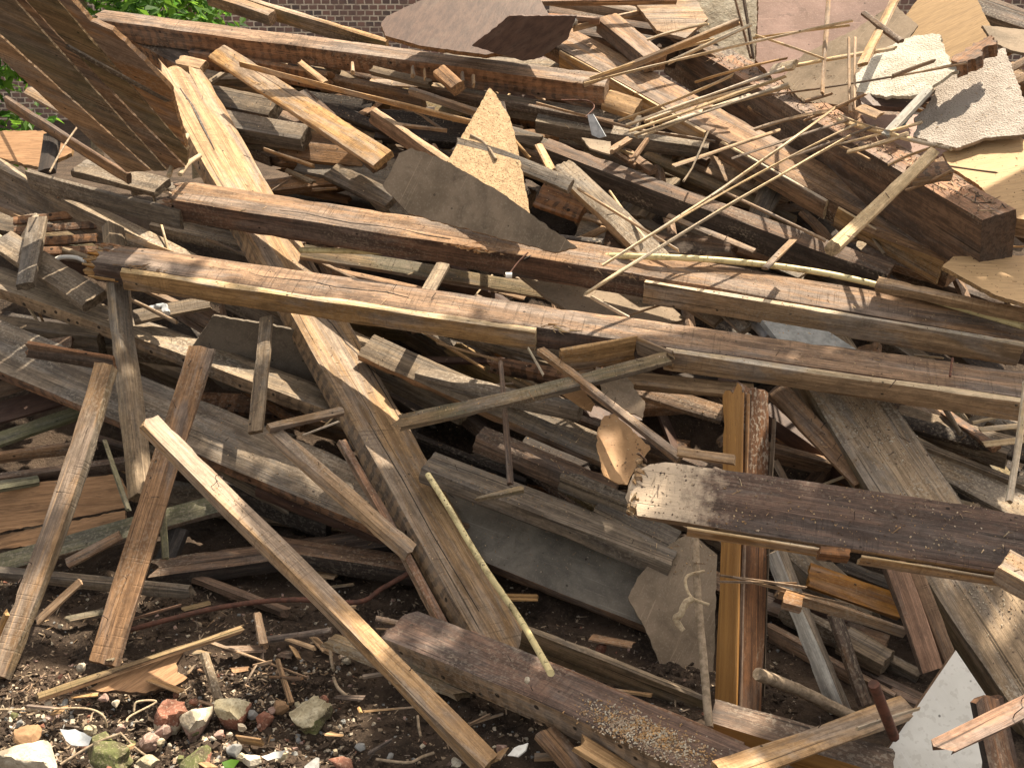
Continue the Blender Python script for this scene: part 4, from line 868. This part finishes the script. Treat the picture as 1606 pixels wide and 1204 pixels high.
T('timber', 'greyd', (660,735,.04), (1052,886,.0), 36, 24, 'long stepped timber in shade above the wide grey panel', 'joist', 50, 'cc', m2='greyd', nails=2)
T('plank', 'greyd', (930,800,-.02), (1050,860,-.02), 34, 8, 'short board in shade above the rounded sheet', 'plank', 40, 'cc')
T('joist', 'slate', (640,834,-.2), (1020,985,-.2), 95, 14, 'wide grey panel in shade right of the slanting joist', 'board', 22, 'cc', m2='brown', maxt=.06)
T('joist', 'grey', (820,986,.02), (1112,1100,.0), 10, 32, 'low square beam behind the reddish strip at the bottom centre', 'joist', 50, 'cc', m2='mossy', nails=1)
S('board', 'card', [(1000,905,3.02), (1100,850,3.1), (1080,1070,2.78)], [(985,936), (1000,905), (1030,872), (1064,844), (1085,836), (1125,870), (1118,1082), (1096,1084), (1066,1070), (1036,1044), (1012,985)], .008, 'rounded brown sheet standing left of the orange door post', rag=.003)
rod('stick', 'twig', [(1090,845,.40), (1094,930,.34), (1102,1020,.30), (1112,1140,.26)], .011, 'thin knobbly stick standing left of the orange door post', 'stick', wob=.2)
rod('rope', 'rope', [(1105,895,.38), (1078,903,.38), (1076,920,.38), (1086,938,.38), (1112,948,.37)], .0045, 'curl of pale twine around the knobbly stick', 'rope')
rod('rope', 'rope', [(1088,938,.39), (1076,945,.38), (1068,962,.36), (1060,970,.34), (1072,988,.32)], [.009]*25+[.008]*8, 'thick knotted twine end beside the rounded sheet', 'rope', wob=.3)
T('timber', 'honey', (427,682,.26), (640,868,.0), 20, 13, 'orange brown stud slanting from the grey upright plank to the big joist', 'timber', 42, 'jc', m2='honey')
T('plank', 'honey', (424,672,.30), (540,645,.22), 10, 8, 'short brown rail joining the top of the orange brown stud', 'plank', 45, 'cc', m2='brown')
L((480,682,.34), (532,662,.3), 5, 2, 'thin white splinter beside the slanting joist', mat='lath')
T('plank', 'greyd', (410,672,.18), (427,494,.26), 22, 4, 'grey plank standing upright under the middle joist batten', 'plank', 25, 'cc')
T('joist', 'greyd', (-240,482,.06), (650,856,-.14), 82, 11, 'very wide grey board sloping behind the leaning planks at left', 'board', 28, 'cc', m2='rust', maxt=.06)
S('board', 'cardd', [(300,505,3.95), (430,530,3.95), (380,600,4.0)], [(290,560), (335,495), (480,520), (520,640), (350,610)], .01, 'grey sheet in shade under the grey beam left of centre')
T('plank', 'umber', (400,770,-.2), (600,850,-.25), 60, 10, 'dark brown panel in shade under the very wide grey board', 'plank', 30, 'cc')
T('plank', 'dark', (245,905,10.05), (640,852,10.1), 30, 20, 'dark rotten log lying on the soil behind the pale stud', 'timber', 50, 'jj', m2='black')
T('plank', 'dark', (420,860,10.1), (700,905,10.08), 26, 24, 'dark rotten board lying on the soil left of the slanting joist', 'plank', 50, 'jj', m2='black')
T('timber', 'dark', (240,884,10.04), (440,958,10.02), 12, 10, 'thin dark plank half sunk in the soil behind the brown leaning plank', 'plank', 50, 'jj')
# ---------------------------------------------------------------- left
T('plank', 'greyd', (-20,382,.12), (128,478,.1), 40, 8, 'dark diagonal plank at the left edge below the grey beam', 'plank', 30, 'cc')
T('plank', 'greyd', (54,442,.20), (74,338,.16), 26, 5, 'short grey upright plank near the left edge', 'plank', 25, 'cc')
for k, l in enumerate(('top', 'second', 'third', 'bottom')):
    T('plank', 'rust', (20,352+k*16,-.15), (150,338+k*20,-.15), 13, 3, l+' of the stacked brown boards in shade near the left edge', 'plank', 30, 'cc')
L((30,395,.02), (62,335,.0), 8, 3, 'small pale diagonal strip left of the short upright plank', mat='grey')
rod('rim', 'white', [(80,412,.02), (95,404,.02), (118,404,.02), (134,410,.02)], .009, 'curved white rim of a basin under the grey beam', 'basin', n=10)
rock('stone', 'greyst', 135, 465, 42, 26, 'grey broken stone behind the left upright post', 21, h=.45)
T('plank', 'red', (42,540,.26), (175,562,.22), 7, 22, 'pinkish broken board end pointing left behind the grey upright post', 'plank', 50, 'jc', m2='dark', jag=.05)
T('plank', 'greyd', (-20,505,-.05), (150,530,-.08), 16, 40, 'broad grey plank in shade at the left edge', 'plank', 50, 'cc')
T('plank', 'dark', (-20,560,-.02), (110,545,-.02), 20, 8, 'dark plank in shade below the broad grey plank at left', 'plank', 45, 'cc')
rod('shards', 'foil', [(235,485,.05), (255,480,.05), (262,492,.05)], .012, 'shiny crumpled foil scrap under the middle joist batten', 'scrap', wob=.6)
T('plank', 'greyd', (210,505,.0), (330,482,.0), 20, 6, 'dark plank in the gap under the middle joist near the left', 'plank', 45, 'cc')
for (x0,y0,x1,y1,a,b,m,l,dd) in ((-20,625,60,600,22,5,'brown','brown board just under the orange edged wide board at left',.0), (-20,668,135,622,34,5,'umber','dull red board at the left edge, uppermost of the fan',-.05), (-20,704,130,652,22,6,'green','green mossy board in the fan at the left edge',.0),
   (-20,716,118,698,8,15,'brown','board with bright upper edge in the fan at the left',.02), (-20,752,205,722,10,16,'dark','dark board crossing the fan at the left',.04), (-20,770,62,756,14,6,'green','pale green moulding stub at the left edge',.1)):
    T('plank', m, (x0,y0,dd-.2), (x1,y1,dd-.25), a, b, l, 'plank', 45, 'jc')
S('board', 'plyo', [(0,760,3.45), (190,745,3.5), (100,850,3.36)], [(-20,764), (184,744), (206,776), (196,796), (100,815), (-20,838)], .012, 'reddish plywood panel in shade at the left', edge='brown')
S('board', 'plyo', [(0,845,3.36), (190,805,3.4), (60,880,3.3)], [(-20,843), (196,800), (196,815), (60,855), (-20,862)], .012, 'strip of reddish plywood under the larger panel at left', edge='brown')
T('plank', 'green', (-20,902,-.17), (352,800,-.2), 30, 8, 'long grey green board at the foot of the left side', 'plank', 40, 'cc', m2='brown')
T('plank', 'greyd', (-20,895,-.12), (292,926,10.06), 12, 14, 'dark timber lying low behind the leaning left post', 'timber', 50, 'jj')
L((262,870,.05), (255,770,.05), 10, 4, 'small stick behind the brown leaning plank', mat='green')
L((160,690,.1), (198,796,.05), 8, 3, 'thin greenish strip right of the leaning left post', mat='green')
L((60,980,10.02), (128,918,10.14), 12, 3, 'small brown strip on the soil right of the leaning left post', mat='tan', ends='cc')
L((108,890,10.1), (192,845,10.16), 16, 3, 'brown board scrap on the soil by the leaning left post', mat='brown', ends='cc')
L((-6,1010,10.1), (12,968,10.2), 10, 4, 'pale stick end at the far left edge near the soil', mat='pale')
T('timber', 'charred', (262,905,10.02), (292,830,10.15), 30, 8, 'black post stub standing in soil behind the pale stud', 'timber', 30, 'cc')
# ---------------------------------------------------------------- on the soil
T('plank', 'mossy', (66,1092,10.05), (380,986,10.10), 9, 7, 'grey weathered strip lying on the soil in front of the leaning plank', 'plank', 50, 'jj', m2='tan', nails=2, jag=.03)
S('board', 'plyo', [(140,1080,10.03), (210,1045,10.05), (285,1060,10.03)], [(138,1080), (170,1060), (225,1045), (275,1024), (288,1022), (276,1040), (278,1054), (294,1062), (272,1076), (215,1084), (160,1084)], .012, 'torn orange hardboard scrap on the soil under the weathered strip', rag=.008, edge='dark')
T('stick', 'grey', (314,1022,10.08), (338,1094,10.03), 12, 5, 'short grey stick on the soil left of the pale chip', 'stick', 35, 'jj', jag=.01)
L((322,1005,10.04), (476,1062,10.03), 6, 2, 'thin brown splinter lying on the soil', mat='tan')
T('plank', 'tan', (398,960,10.1), (408,1006,10.06), 13, 3, 'small pale chip standing in the soil', 'chip', 30, 'cj', jag=.01)
T('stick', 'tan', (432,1032,10.05), (452,1100,10.02), 9, 3, 'thin stake in the soil behind the yellow stones', 'stick', 30, 'cc')
T('stick', 'dark', (410,1003,10.04), (412,1032,10.02), 4, 2, 'dark thin stick under the small pale chip', 'stick', 30, 'cc')
rod('iron_rod', 'iron', [(195,990,10.04), (260,972,10.05), (330,955,10.05), (400,944,10.05), (470,940,10.06), (560,944,10.06), (600,922,10.08), (650,893,10.14)], .0085, 'bent rusty iron rod lying on the soil', 'rod', wob=.1)
L((196,976,10.05), (284,950,10.05), 5, 3, 'rusty thin strip behind the bent iron rod', mat='red')
L((418,1004,10.04), (520,990,10.06), 9, 4, 'dark short strip pointing at the rotten timber end on the soil', mat='dark', ends='cc')
T('timber', 'mossy', (520,1002,10.12), (720,1080,10.06), 14, 20, 'rotten pale timber end under the pale stud', 'timber', 50, 'jj', jag=.06, m2='chalk')
T('plank', 'tan', (588,972,10.14), (700,998,10.12), 8, 5, 'narrow strip just behind the dark bottom joist', 'plank', 50, 'cc')
L((572,1116,10.03), (664,1108,10.03), 5, 2, 'thin orange splinter on the soil under the pale stud', mat='honey')
L((570,1062,10.04), (612,1056,10.04), 7, 4, 'small pale strip on the soil left of the pale stud', mat='pale', ends='cc')
T('plank', 'brown', (842,1150,10.10), (925,1250,10.02), 34, 10, 'brown board under the dark bottom joist', 'plank', 40, 'cc')
T('plank', 'pale', (905,1176,10.12), (1010,1240,10.06), 26, 8, 'torn pale timber under the dark bottom joist', 'plank', 40, 'jj', jag=.06)
rod('root', 'twig', [(517,1000,10.06), (519,1030,10.03), (523,1050,10.03)], .005, 'thin root standing left of the rotten timber end', 'root')
rod('root', 'twig', [(523,1062,10.03), (530,1078,10.02), (545,1092,10.02)], .005, 'thin root lying below the rotten timber end', 'root')
rod('root', 'rope', [(210,1115,10.03), (215,1100,10.05), (245,1100,10.04), (205,1122,10.03), (198,1132,10.03)], .003, 'curled pale root behind the pile of bricks', 'root')
rod('root', 'rope', [(0,1112,10.02), (60,1112,10.03), (130,1110,10.05), (160,1120,10.06), (168,1140,10.02)], .0028, 'long thin pale root on the lit soil at left', 'root')
rod('root', 'twig', [(95,1198,10.02), (150,1165,10.05), (188,1150,10.06)], .004, 'pale root arching over the mossy stone', 'root')
rod('root', 'twig', [(188,1148,10.05), (212,1172,10.03), (235,1188,10.02)], .003, 'thin dark root right of the mossy stone', 'root')
rod('root', 'twig', [(590,1190,10.02), (640,1195,10.03), (662,1186,10.03), (680,1180,10.02)], .004, 'thin root near the bottom edge left of the pale stud', 'root')
rod('root', 'twig', [(655,1122,10.04), (657,1140,10.03), (660,1155,10.02)], .004, 'short root under the lower part of the pale stud', 'root')
# stones
for (m, x, y, w_, h_, lab, sd_, m2, bx) in (
 ('limey', 368, 1106, 66, 54, 'yellowish cubic stone with brick base, right of the brick group', 1, 'brickred', .75),
 ('conc', 305, 1124, 56, 52, 'whitish cube of rubble leaning on the red and white one', 2, 'pinkst', .7),
 ('brickred', 268, 1112, 52, 56, 'red and white broken brick at the left of the group', 3, 'conc', .6),
 ('conc', 50, 1182, 116, 56, 'large pale flat concrete lump at the lower left corner', 4, None, .7),
 ('orangest', 44, 1154, 62, 26, 'orange brick piece behind the large concrete lump', 5, None, .5),
 ('limey', 486, 1116, 66, 42, 'yellow grey brick piece right of the red stone', 6, 'moss_stone', .7),
 ('brickred', 416, 1122, 34, 30, 'red stone right of the yellowish cube', 7, None, .3),
 ('orangest', 438, 1106, 28, 20, 'orange pebble on top of the red stone', 8, None, .3),
 ('brickred', 506, 1096, 18, 20, 'small dark red piece on the yellow grey brick', 9, None, .4),
 ('pinkst', 230, 1160, 36, 28, 'pink round stone below the brick group', 10, None, .3),
 ('pinkst', 256, 1143, 28, 26, 'pale pink stone between the pink round one and the white cube', 11, None, .4),
 ('moss_stone', 165, 1180, 84, 44, 'mossy green stone in the bottom left foreground', 12, None, .5),
 ('moss_stone', 305, 1192, 64, 32, 'mossy brick at the bottom edge', 13, 'brickred', .6),
 ('greyst', 368, 1173, 28, 22, 'grey smooth stone at the bottom', 14, None, .3),
 ('conc', 395, 1192, 30, 18, 'whitish pebble right of the grey smooth stone', 15, None, .4),
 ('limey', 380, 1184, 20, 14, 'small tan pebble below the grey smooth stone', 16, None, .4),
 ('brickred', 174, 1202, 26, 16, 'small red brick bit at the bottom edge', 17, None, .5),
 ('conc', 128, 1044, 14, 14, 'white pebble at the foot of the brown leaning plank', 18, None, .3),
 ('conc', 94, 980, 10, 7, 'white flake on the dark soil between the two leaning planks', 19, None, .4),
 ('limey', 142, 1142, 26, 14, 'yellowish pebble left of the plastic scrap', 22, None, .4),
 ('conc', 380, 1138, 22, 12, 'pale pebble below the yellowish cubic stone', 23, None, .4),
 ('conc', 716, 1192, 22, 9, 'white oval pebble near the foot of the pale stud', 24, None, .1),
 ('pinkst', 345, 1150, 20, 12, 'small pinkish pebble below the whitish cube', 25, None, .4),
 ('limey', 232, 1190, 44, 22, 'tan lump between the mossy stone and the mossy brick', 26, None, .4),
 ('brickred', 540, 1192, 46, 12, 'flat reddish tile piece at the bottom edge', 27, None, .7),
 ('greyst', 490, 1200, 40, 12, 'flat grey tile piece at the bottom edge', 28, None, .7)):
    rock('stone', m, x, y+h_*.3, w_, h_, lab, sd_, mat2=m2, box=bx)
rs = random.Random(9)
for k in range(62):
    px, py = (rs.uniform(0, 560), rs.uniform(1095, 1200)) if k < 48 else (rs.uniform(0, 1000), rs.uniform(1000, 1195))
    w_ = rs.uniform(7, 22)
    rock('small_stone', rs.choice(('conc', 'limey', 'pinkst', 'greyst', 'brickred', 'conc', 'moss_stone')), px, py, w_, w_*rs.uniform(.5, .9), 'small rubble stone in the soil at the bottom left', 40+k, box=.5, sub=3, cat='stone', group='small rubble stones in the soil')
S('scrap', 'white', [(795,1185,10.05), (825,1165,10.08), (815,1195,10.05)], [(796,1184), (806,1172), (828,1164), (824,1176), (812,1186)], .004, 'white plastic flake near the foot of the pale stud', 'scrap', rag=.003)
S('scrap', 'foil', [(98,1145,10.06), (145,1150,10.05), (125,1172,10.03)], [(97,1146), (118,1143), (146,1158), (140,1170), (112,1168)], .003, 'crumpled clear plastic scrap among the stones at left', 'scrap', rag=.006, curl=.02)
S('scrap', 'white', [(412,1185,10.05), (448,1172,10.06), (440,1190,10.04)], [(410,1186), (430,1178), (448,1176), (440,1188), (420,1192)], .003, 'torn white plastic scrap near the bottom edge', 'scrap', rag=.005, curl=.015)
rock('pebble', 'conc', 827, 1068, 13, 9, 'small white pebble lying on the dark bottom joist', 31, h=.225, box=.1, cat='pebble')
S('leaf', 'leafy', [(350,1195,10.04), (375,1190,10.04), (365,1204,10.03)], [(348,1196), (362,1190), (376,1194), (366,1204), (352,1204)], .002, 'small green leaf growing at the bottom edge', 'leaf', rag=.003, curl=.01)

# ---------------------------------------------------------------- loose timbers deep in the heap
# they are only laid where a gap shows them and never in front of a piece already placed
rr = random.Random(11)
bpy.context.view_layer.update(); dg = bpy.context.evaluated_depsgraph_get()
def first(px, py):
    hit, loc, nrm, idx, ob, mm = scn.ray_cast(dg, CAM, ray(px, py).normalized())
    return (loc, ob.name) if hit else (None, None)
cells = {}
for i in range(-6, 86):
    for j in range(4, 60): cells[i, j] = first(i*20, j*20)
gaps = [k for k, v in cells.items() if v[1] in (None, 'soil_ground', 'brick_wall', 'crown') ]
def free(P, marg=.03):
    x, y = proj(P); v = cells.get((round(x/20), round(y/20)))
    if v is None: return -60 < x < 1680 and y > 60
    if v[0] is None or v[1] in ('soil_ground', 'brick_wall', 'crown'): return P.z > .01 and P.y < 7
    return (P-CAM).length > (v[0]-CAM).length + marg
def blocked(px, py): return (py > 870 and px < 800) or (px < 330 and py < 290) or (px < 640 and py < 92) or py < 55
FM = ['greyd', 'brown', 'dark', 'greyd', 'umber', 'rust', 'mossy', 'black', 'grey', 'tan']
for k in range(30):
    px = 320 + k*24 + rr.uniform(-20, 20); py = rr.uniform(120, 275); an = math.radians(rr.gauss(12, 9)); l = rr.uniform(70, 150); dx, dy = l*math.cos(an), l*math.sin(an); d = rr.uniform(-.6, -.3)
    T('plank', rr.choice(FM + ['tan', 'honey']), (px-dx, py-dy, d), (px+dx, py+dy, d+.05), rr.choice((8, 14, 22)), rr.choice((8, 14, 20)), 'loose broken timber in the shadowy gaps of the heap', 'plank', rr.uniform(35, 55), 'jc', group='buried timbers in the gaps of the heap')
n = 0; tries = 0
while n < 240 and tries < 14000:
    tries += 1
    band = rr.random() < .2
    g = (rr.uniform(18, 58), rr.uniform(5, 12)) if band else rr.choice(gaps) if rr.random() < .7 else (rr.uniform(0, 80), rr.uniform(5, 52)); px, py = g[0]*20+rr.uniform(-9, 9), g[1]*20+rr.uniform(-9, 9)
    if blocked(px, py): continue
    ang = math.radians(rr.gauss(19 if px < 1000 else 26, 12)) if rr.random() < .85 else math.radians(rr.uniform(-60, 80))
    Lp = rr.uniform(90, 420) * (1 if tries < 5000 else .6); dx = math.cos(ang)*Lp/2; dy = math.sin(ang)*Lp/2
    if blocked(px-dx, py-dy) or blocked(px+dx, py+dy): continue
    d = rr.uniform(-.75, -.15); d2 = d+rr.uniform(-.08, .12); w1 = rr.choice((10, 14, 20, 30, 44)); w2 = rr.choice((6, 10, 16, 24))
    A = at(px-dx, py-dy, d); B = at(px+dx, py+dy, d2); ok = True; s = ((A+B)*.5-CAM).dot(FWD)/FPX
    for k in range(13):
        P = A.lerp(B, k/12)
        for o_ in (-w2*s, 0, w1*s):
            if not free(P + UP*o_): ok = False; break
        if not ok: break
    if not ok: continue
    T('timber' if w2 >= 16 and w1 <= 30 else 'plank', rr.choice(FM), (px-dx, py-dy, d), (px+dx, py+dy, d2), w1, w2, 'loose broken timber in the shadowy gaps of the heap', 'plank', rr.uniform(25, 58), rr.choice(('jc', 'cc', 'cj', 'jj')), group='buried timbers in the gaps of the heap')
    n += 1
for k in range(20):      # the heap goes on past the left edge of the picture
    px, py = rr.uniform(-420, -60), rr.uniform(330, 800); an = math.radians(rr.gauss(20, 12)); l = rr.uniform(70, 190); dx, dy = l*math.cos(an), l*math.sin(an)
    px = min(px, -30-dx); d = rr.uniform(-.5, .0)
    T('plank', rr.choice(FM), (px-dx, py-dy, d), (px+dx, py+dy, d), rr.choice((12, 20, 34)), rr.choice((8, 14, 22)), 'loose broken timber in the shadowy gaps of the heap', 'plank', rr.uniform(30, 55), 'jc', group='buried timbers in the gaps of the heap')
# lit broken bits lying among the upper heap
LB = [('pale', 4), ('lath', 4), ('honey', 6), ('tan', 8), ('brown', 10), ('grey', 9)]
n = 0
while n < 190:
    px = rr.uniform(20, 1600); py = rr.uniform(70, 880)
    if blocked(px, py) or (py > 560 and rr.random() < .75): continue
    ang = math.radians(rr.gauss(18, 28)); Lp = rr.uniform(22, 130); dx = math.cos(ang)*Lp/2; dy = math.sin(ang)*Lp/2
    if py-abs(dy) < 60: continue
    d = rr.uniform(-.3, .05); m, wd = rr.choice(LB)
    if not (free(at(px-dx, py-dy, d)) and free(at(px+dx, py+dy, d)) and free(at(px, py, d))): continue
    T('splinter', m, (px-dx, py-dy, d), (px+dx, py+dy, d+rr.uniform(-.05, .05)), wd*rr.uniform(.7, 1.3), wd*rr.uniform(.4, .8), 'small broken splinter lying loose among the upper timbers', 'splinter', rr.uniform(30, 55), 'jj', group='small splinters among the upper timbers', jag=.02)
    n += 1

rr = random.Random(77)
for k in range(46):
    px, py = (rr.uniform(10, 1000), rr.uniform(930, 1195)) if k % 3 else (rr.uniform(200, 620), rr.uniform(880, 1100))
    an = math.radians(rr.gauss(0, 40)); l = rr.uniform(14, 70); h_ = rr.uniform(10.02, 10.05)
    T('wood_scrap', rr.choice(('tan', 'brown', 'mossy', 'honey', 'pale', 'dark')), (px, py, h_), (px+l*math.cos(an), py+l*math.sin(an)*.6, h_), rr.uniform(3, 12), rr.uniform(2, 5), 'small wood scrap lying on the dark soil in front of the heap', 'wood scrap', 65, 'jj', group='small wood scraps on the soil', jag=.015)
# ---------------------------------------------------------------- litter
def litter(name, mats, n, gen, seed):
    rr = random.Random(seed); V = []; F = []; MI = []
    for _ in range(n):
        g = gen(rr)
        if g is None: continue
        p, nrm, l, wd, th, mi = g
        a = nrm.cross(Vector((rr.gauss(0, 1), rr.gauss(0, 1), rr.gauss(0, 1)))).normalized()
        nn = (nrm + Vector((rr.gauss(0, .3), rr.gauss(0, .3), rr.gauss(0, .3)))).normalized(); a = (a-nn*a.dot(nn)).normalized(); b = nn.cross(a)
        i = len(V); k = [rr.uniform(.6, 1) for _ in range(8)]
        for q, (sx, sy, sz) in enumerate(((-1,-1,0), (1,-.6,0), (1,.7,0), (-1,1,0), (-.8,-.8,1), (.8,-.5,1), (.7,.6,1), (-.9,.8,1))):
            V.append(p + a*sx*l*k[q] + b*sy*wd*k[q] + nn*(sz*th*k[q] - th*.2))
        for f in ((3,2,1,0), (4,5,6,7), (0,1,5,4), (1,2,6,5), (2,3,7,6), (3,0,4,7)): F.append(tuple(i+x for x in f)); MI.append(mi)
    me = bpy.data.meshes.new('m'); me.from_pydata(V, [], F); me.polygons.foreach_set('material_index', MI)
    o = link(name, me, mats=mats); o['kind'] = 'stuff'; return o
def on_soil(rr):
    if rr.random() < .45: px, py = rr.uniform(-10, 560), rr.uniform(1040, 1215)
    else: px, py = rr.uniform(-30, 1250), rr.uniform(870, 1230)
    p = at(px, py, 10.0); p.z = ground_h(p.x, p.y); return p, px, py
def g_grit(rr):
    p, px, py = on_soil(rr); s = .0015 + .0075*rr.random()**3
    if px < 540 and py > 1090: s *= 1.35
    mi = rr.choices(range(6), (12, .9 if py < 1090 else 3.6, 1.3 if py < 1090 else 2.2, .8, .3, 4))[0]
    if mi == 0: s *= 1.6
    return p, Vector((0, 0, 1)), s, s*.8, s*.9, mi
litter('gravel', ('soil', 'conc', 'greyst', 'pinkst', 'brickred', 'twig'), 15000, g_grit, 1)
def g_chip(rr):
    p, px, py = on_soil(rr)
    if px > 420 and rr.random() < .6: return None
    l = .004 + .018*rr.random()**2; return p + Vector((0, 0, .003)), Vector((rr.gauss(0, .4), rr.gauss(0, .4), 1)).normalized(), l, .0012+l*.12, .0012, rr.choices(range(4), (4, 3, 1.5, 3))[0]
litter('wood_chip_litter', ('twig', 'tan', 'pale', 'dark'), 5200, g_chip, 2)

# debris resting on the timbers: dropped onto whatever surface lies under the point
bpy.context.view_layer.update(); dg = bpy.context.evaluated_depsgraph_get()
def g_drop(rr):
    px, py = rr.uniform(330, 1620), rr.uniform(90, 900)
    r = ray(px, py); hit, loc, nrm, *_ = scn.ray_cast(dg, CAM, r)
    if not hit or loc.y > 8 or nrm.z < .55: return None
    if rr.random() < .93:
        l = .0009+.0025*rr.random(); return loc, nrm, l, l*.8, l*.6, rr.choices(range(4), (3, 3, 2, 2))[0]
    l = .004 + .018*rr.random()**2; return loc + nrm*.001, nrm, l, .0009+l*.06, .0012, rr.choices(range(4), (3, 3, 2, 3))[0]
litter('splinter_litter', ('pale', 'tan', 'lath', 'dark'), 9000, g_drop, 3)
R1 = r1
def g_r1(rr):
    f = rr.uniform(.02, .99); v = rr.gauss(.5, .3)
    if not .02 < v < .98: return None
    P = MW[R1.name] @ Vector((f*R1['_L'], v*R1['_w1'], .001)); n_ = MW[R1.name].to_3x3() @ Vector((0, 0, 1))
    if rr.random() < .3: return P, (n_+Vector((rr.gauss(0,.5), rr.gauss(0,.5), .3))).normalized(), rr.uniform(.01, .05), .003, .002, rr.choice((0, 1, 3))
    l = .0015 + .006*rr.random()**2; return P, n_, l, l*.7, l*.6, rr.choice((0, 1, 2, 3))
litter('beam_top_debris', ('pale', 'honey', 'conc', 'dark'), 900, g_r1, 9)
J5 = [o for o in scn.objects if o.get('label', '').startswith('dark brown broad joist at the bottom')][0]
def g_dust(rr):
    f = rr.gauss(.66, .07); v = rr.gauss(.42, .2)
    if not (.48 < f < .9 and .02 < v < .98): return None
    l = .0015 + .0035*rr.random(); p = MW[J5.name] @ Vector((f*J5['_L'], v*J5['_w1'], .001))
    return p, (MW[J5.name].to_3x3() @ Vector((0, 0, 1))), l, l*.6, l*.5, rr.choice((0, 0, 1))
litter('sawdust', ('pale', 'conc'), 1800, g_dust, 4)
I1 = [o for o in scn.objects if o.get('label', '').startswith('wide pale dusty board')][0]
def g_dust2(rr):
    f = rr.choice((rr.gauss(.33, .06), rr.gauss(.72, .09))); v = rr.gauss(.5, .22)
    if not (.02 < f < .99 and .02 < v < .98): return None
    l = .001 + .0035*rr.random()**2; p = MW[I1.name] @ Vector((f*I1['_L'], v*I1['_w1'], .001))
    return p, (MW[I1.name].to_3x3() @ Vector((0, 0, 1))), l, l*.7, l*.6, rr.choice((0, 1, 1, 2))
litter('plaster_crumbs', ('pale', 'conc', 'dark'), 1100, g_dust2, 5)
# ---------------------------------------------------------------- tree added out of view, its crown shaped to shade the lower heap
SH = [(1235,640), (1720,650), (1720,1330), (590,1330), (560,1120), (300,1050), (215,905), (215,740), (-40,730), (-40,520), (200,520), (430,590), (520,640), (700,640), (900,680), (1190,700)]  # outline of the area that the added leaves keep in shade
def inside(x, y, P):
    c_ = False
    for i in range(len(P)):
        (x1, y1), (x2, y2) = P[i], P[i-1]
        if (y1 > y) != (y2 > y) and x < (x2-x1)*(y-y1)/(y2-y1)+x1: c_ = not c_
    return c_
rr = random.Random(5); V = []; F = []; MI = []
n = 0
while n < 4300:
    px, py = rr.uniform(-40, 1720), rr.uniform(425, 1330)
    if not inside(px, py, SH): continue
    P = at(px, py, .12 if py < 900 else 10.1)
    hole = noise.noise(Vector((P.x*2.6, P.y*2.6, 7)))
    if hole > (-.02 if (260 < px < 620 and py > 800) or px < 330 or (1230 < px < 1480 and 640 < py < 900) else .22): continue
    zc = 4.6 + .5*noise.noise(Vector((P.x*1.5, P.y*1.5, 3))) + rr.uniform(-.35, .35); P = P + SUNV*((zc-P.z)/SUNV.z)
    nn = Vector((rr.gauss(0, .45), rr.gauss(0, .45), 1)).normalized(); a = nn.cross(Vector((rr.random()-.5, rr.random()-.5, .1))).normalized(); b = nn.cross(a); l = .065*rr.uniform(.7, 1.3)
    i = len(V); V += [P-a*l, P-b*l*.5+nn*.01, P+a*l, P+b*l*.5+nn*.01]; F.append((i, i+1, i+2, i+3)); MI.append(rr.random() < .5); n += 1
tx, ty = 4.3, 5.2
root = bpy.data.objects.new('shade_caster', None); COL.objects.link(root); root.location = (tx, ty, 0); MW[root.name] = Matrix.Translation(root.location)
tag(root, 'leafy tree added out of view, its crown shaped to shade the lower half of the heap', 'shade_caster')
me = bpy.data.meshes.new('m'); me.from_pydata([v-root.location for v in V], [], F); me.polygons.foreach_set('material_index', MI); me.materials.append(MATS['leafy2']); me.materials.append(MATS['leafy'])
o = bpy.data.objects.new('crown', me); COL.objects.link(o); o.parent = root  # unseen leaves, placed along the sun rays from the area to be shaded
me = tube_mesh([(0, 0, -.2), (.05, .05, 1.5), (-.1, 0, 3.2), (-.4, -.1, 4.6)], [.2, .16, .13, .09], 12, wob=.1); me.materials.append(MATS['twig']); o = bpy.data.objects.new('trunk', me); COL.objects.link(o); o.parent = root
for ex, ey in ((-2.4, -.9), (-3.8, -.5), (-1.5, -1.2), (-5, -.6)):
    me = tube_mesh([(-.1, 0, 3.2), (ex*.4, ey*.4, 4.2), (ex*.8, ey*.8, 4.6), (ex*1.2, ey*1.1, 4.7)], [.08, .05, .03, .012], 8, wob=.1); me.materials.append(MATS['twig']); o = bpy.data.objects.new('shade_limb', me); COL.objects.link(o); o.parent = root
for o in list(scn.objects):
    for k in ('_L', '_w1', '_w2'):
        if k in o: del o[k]
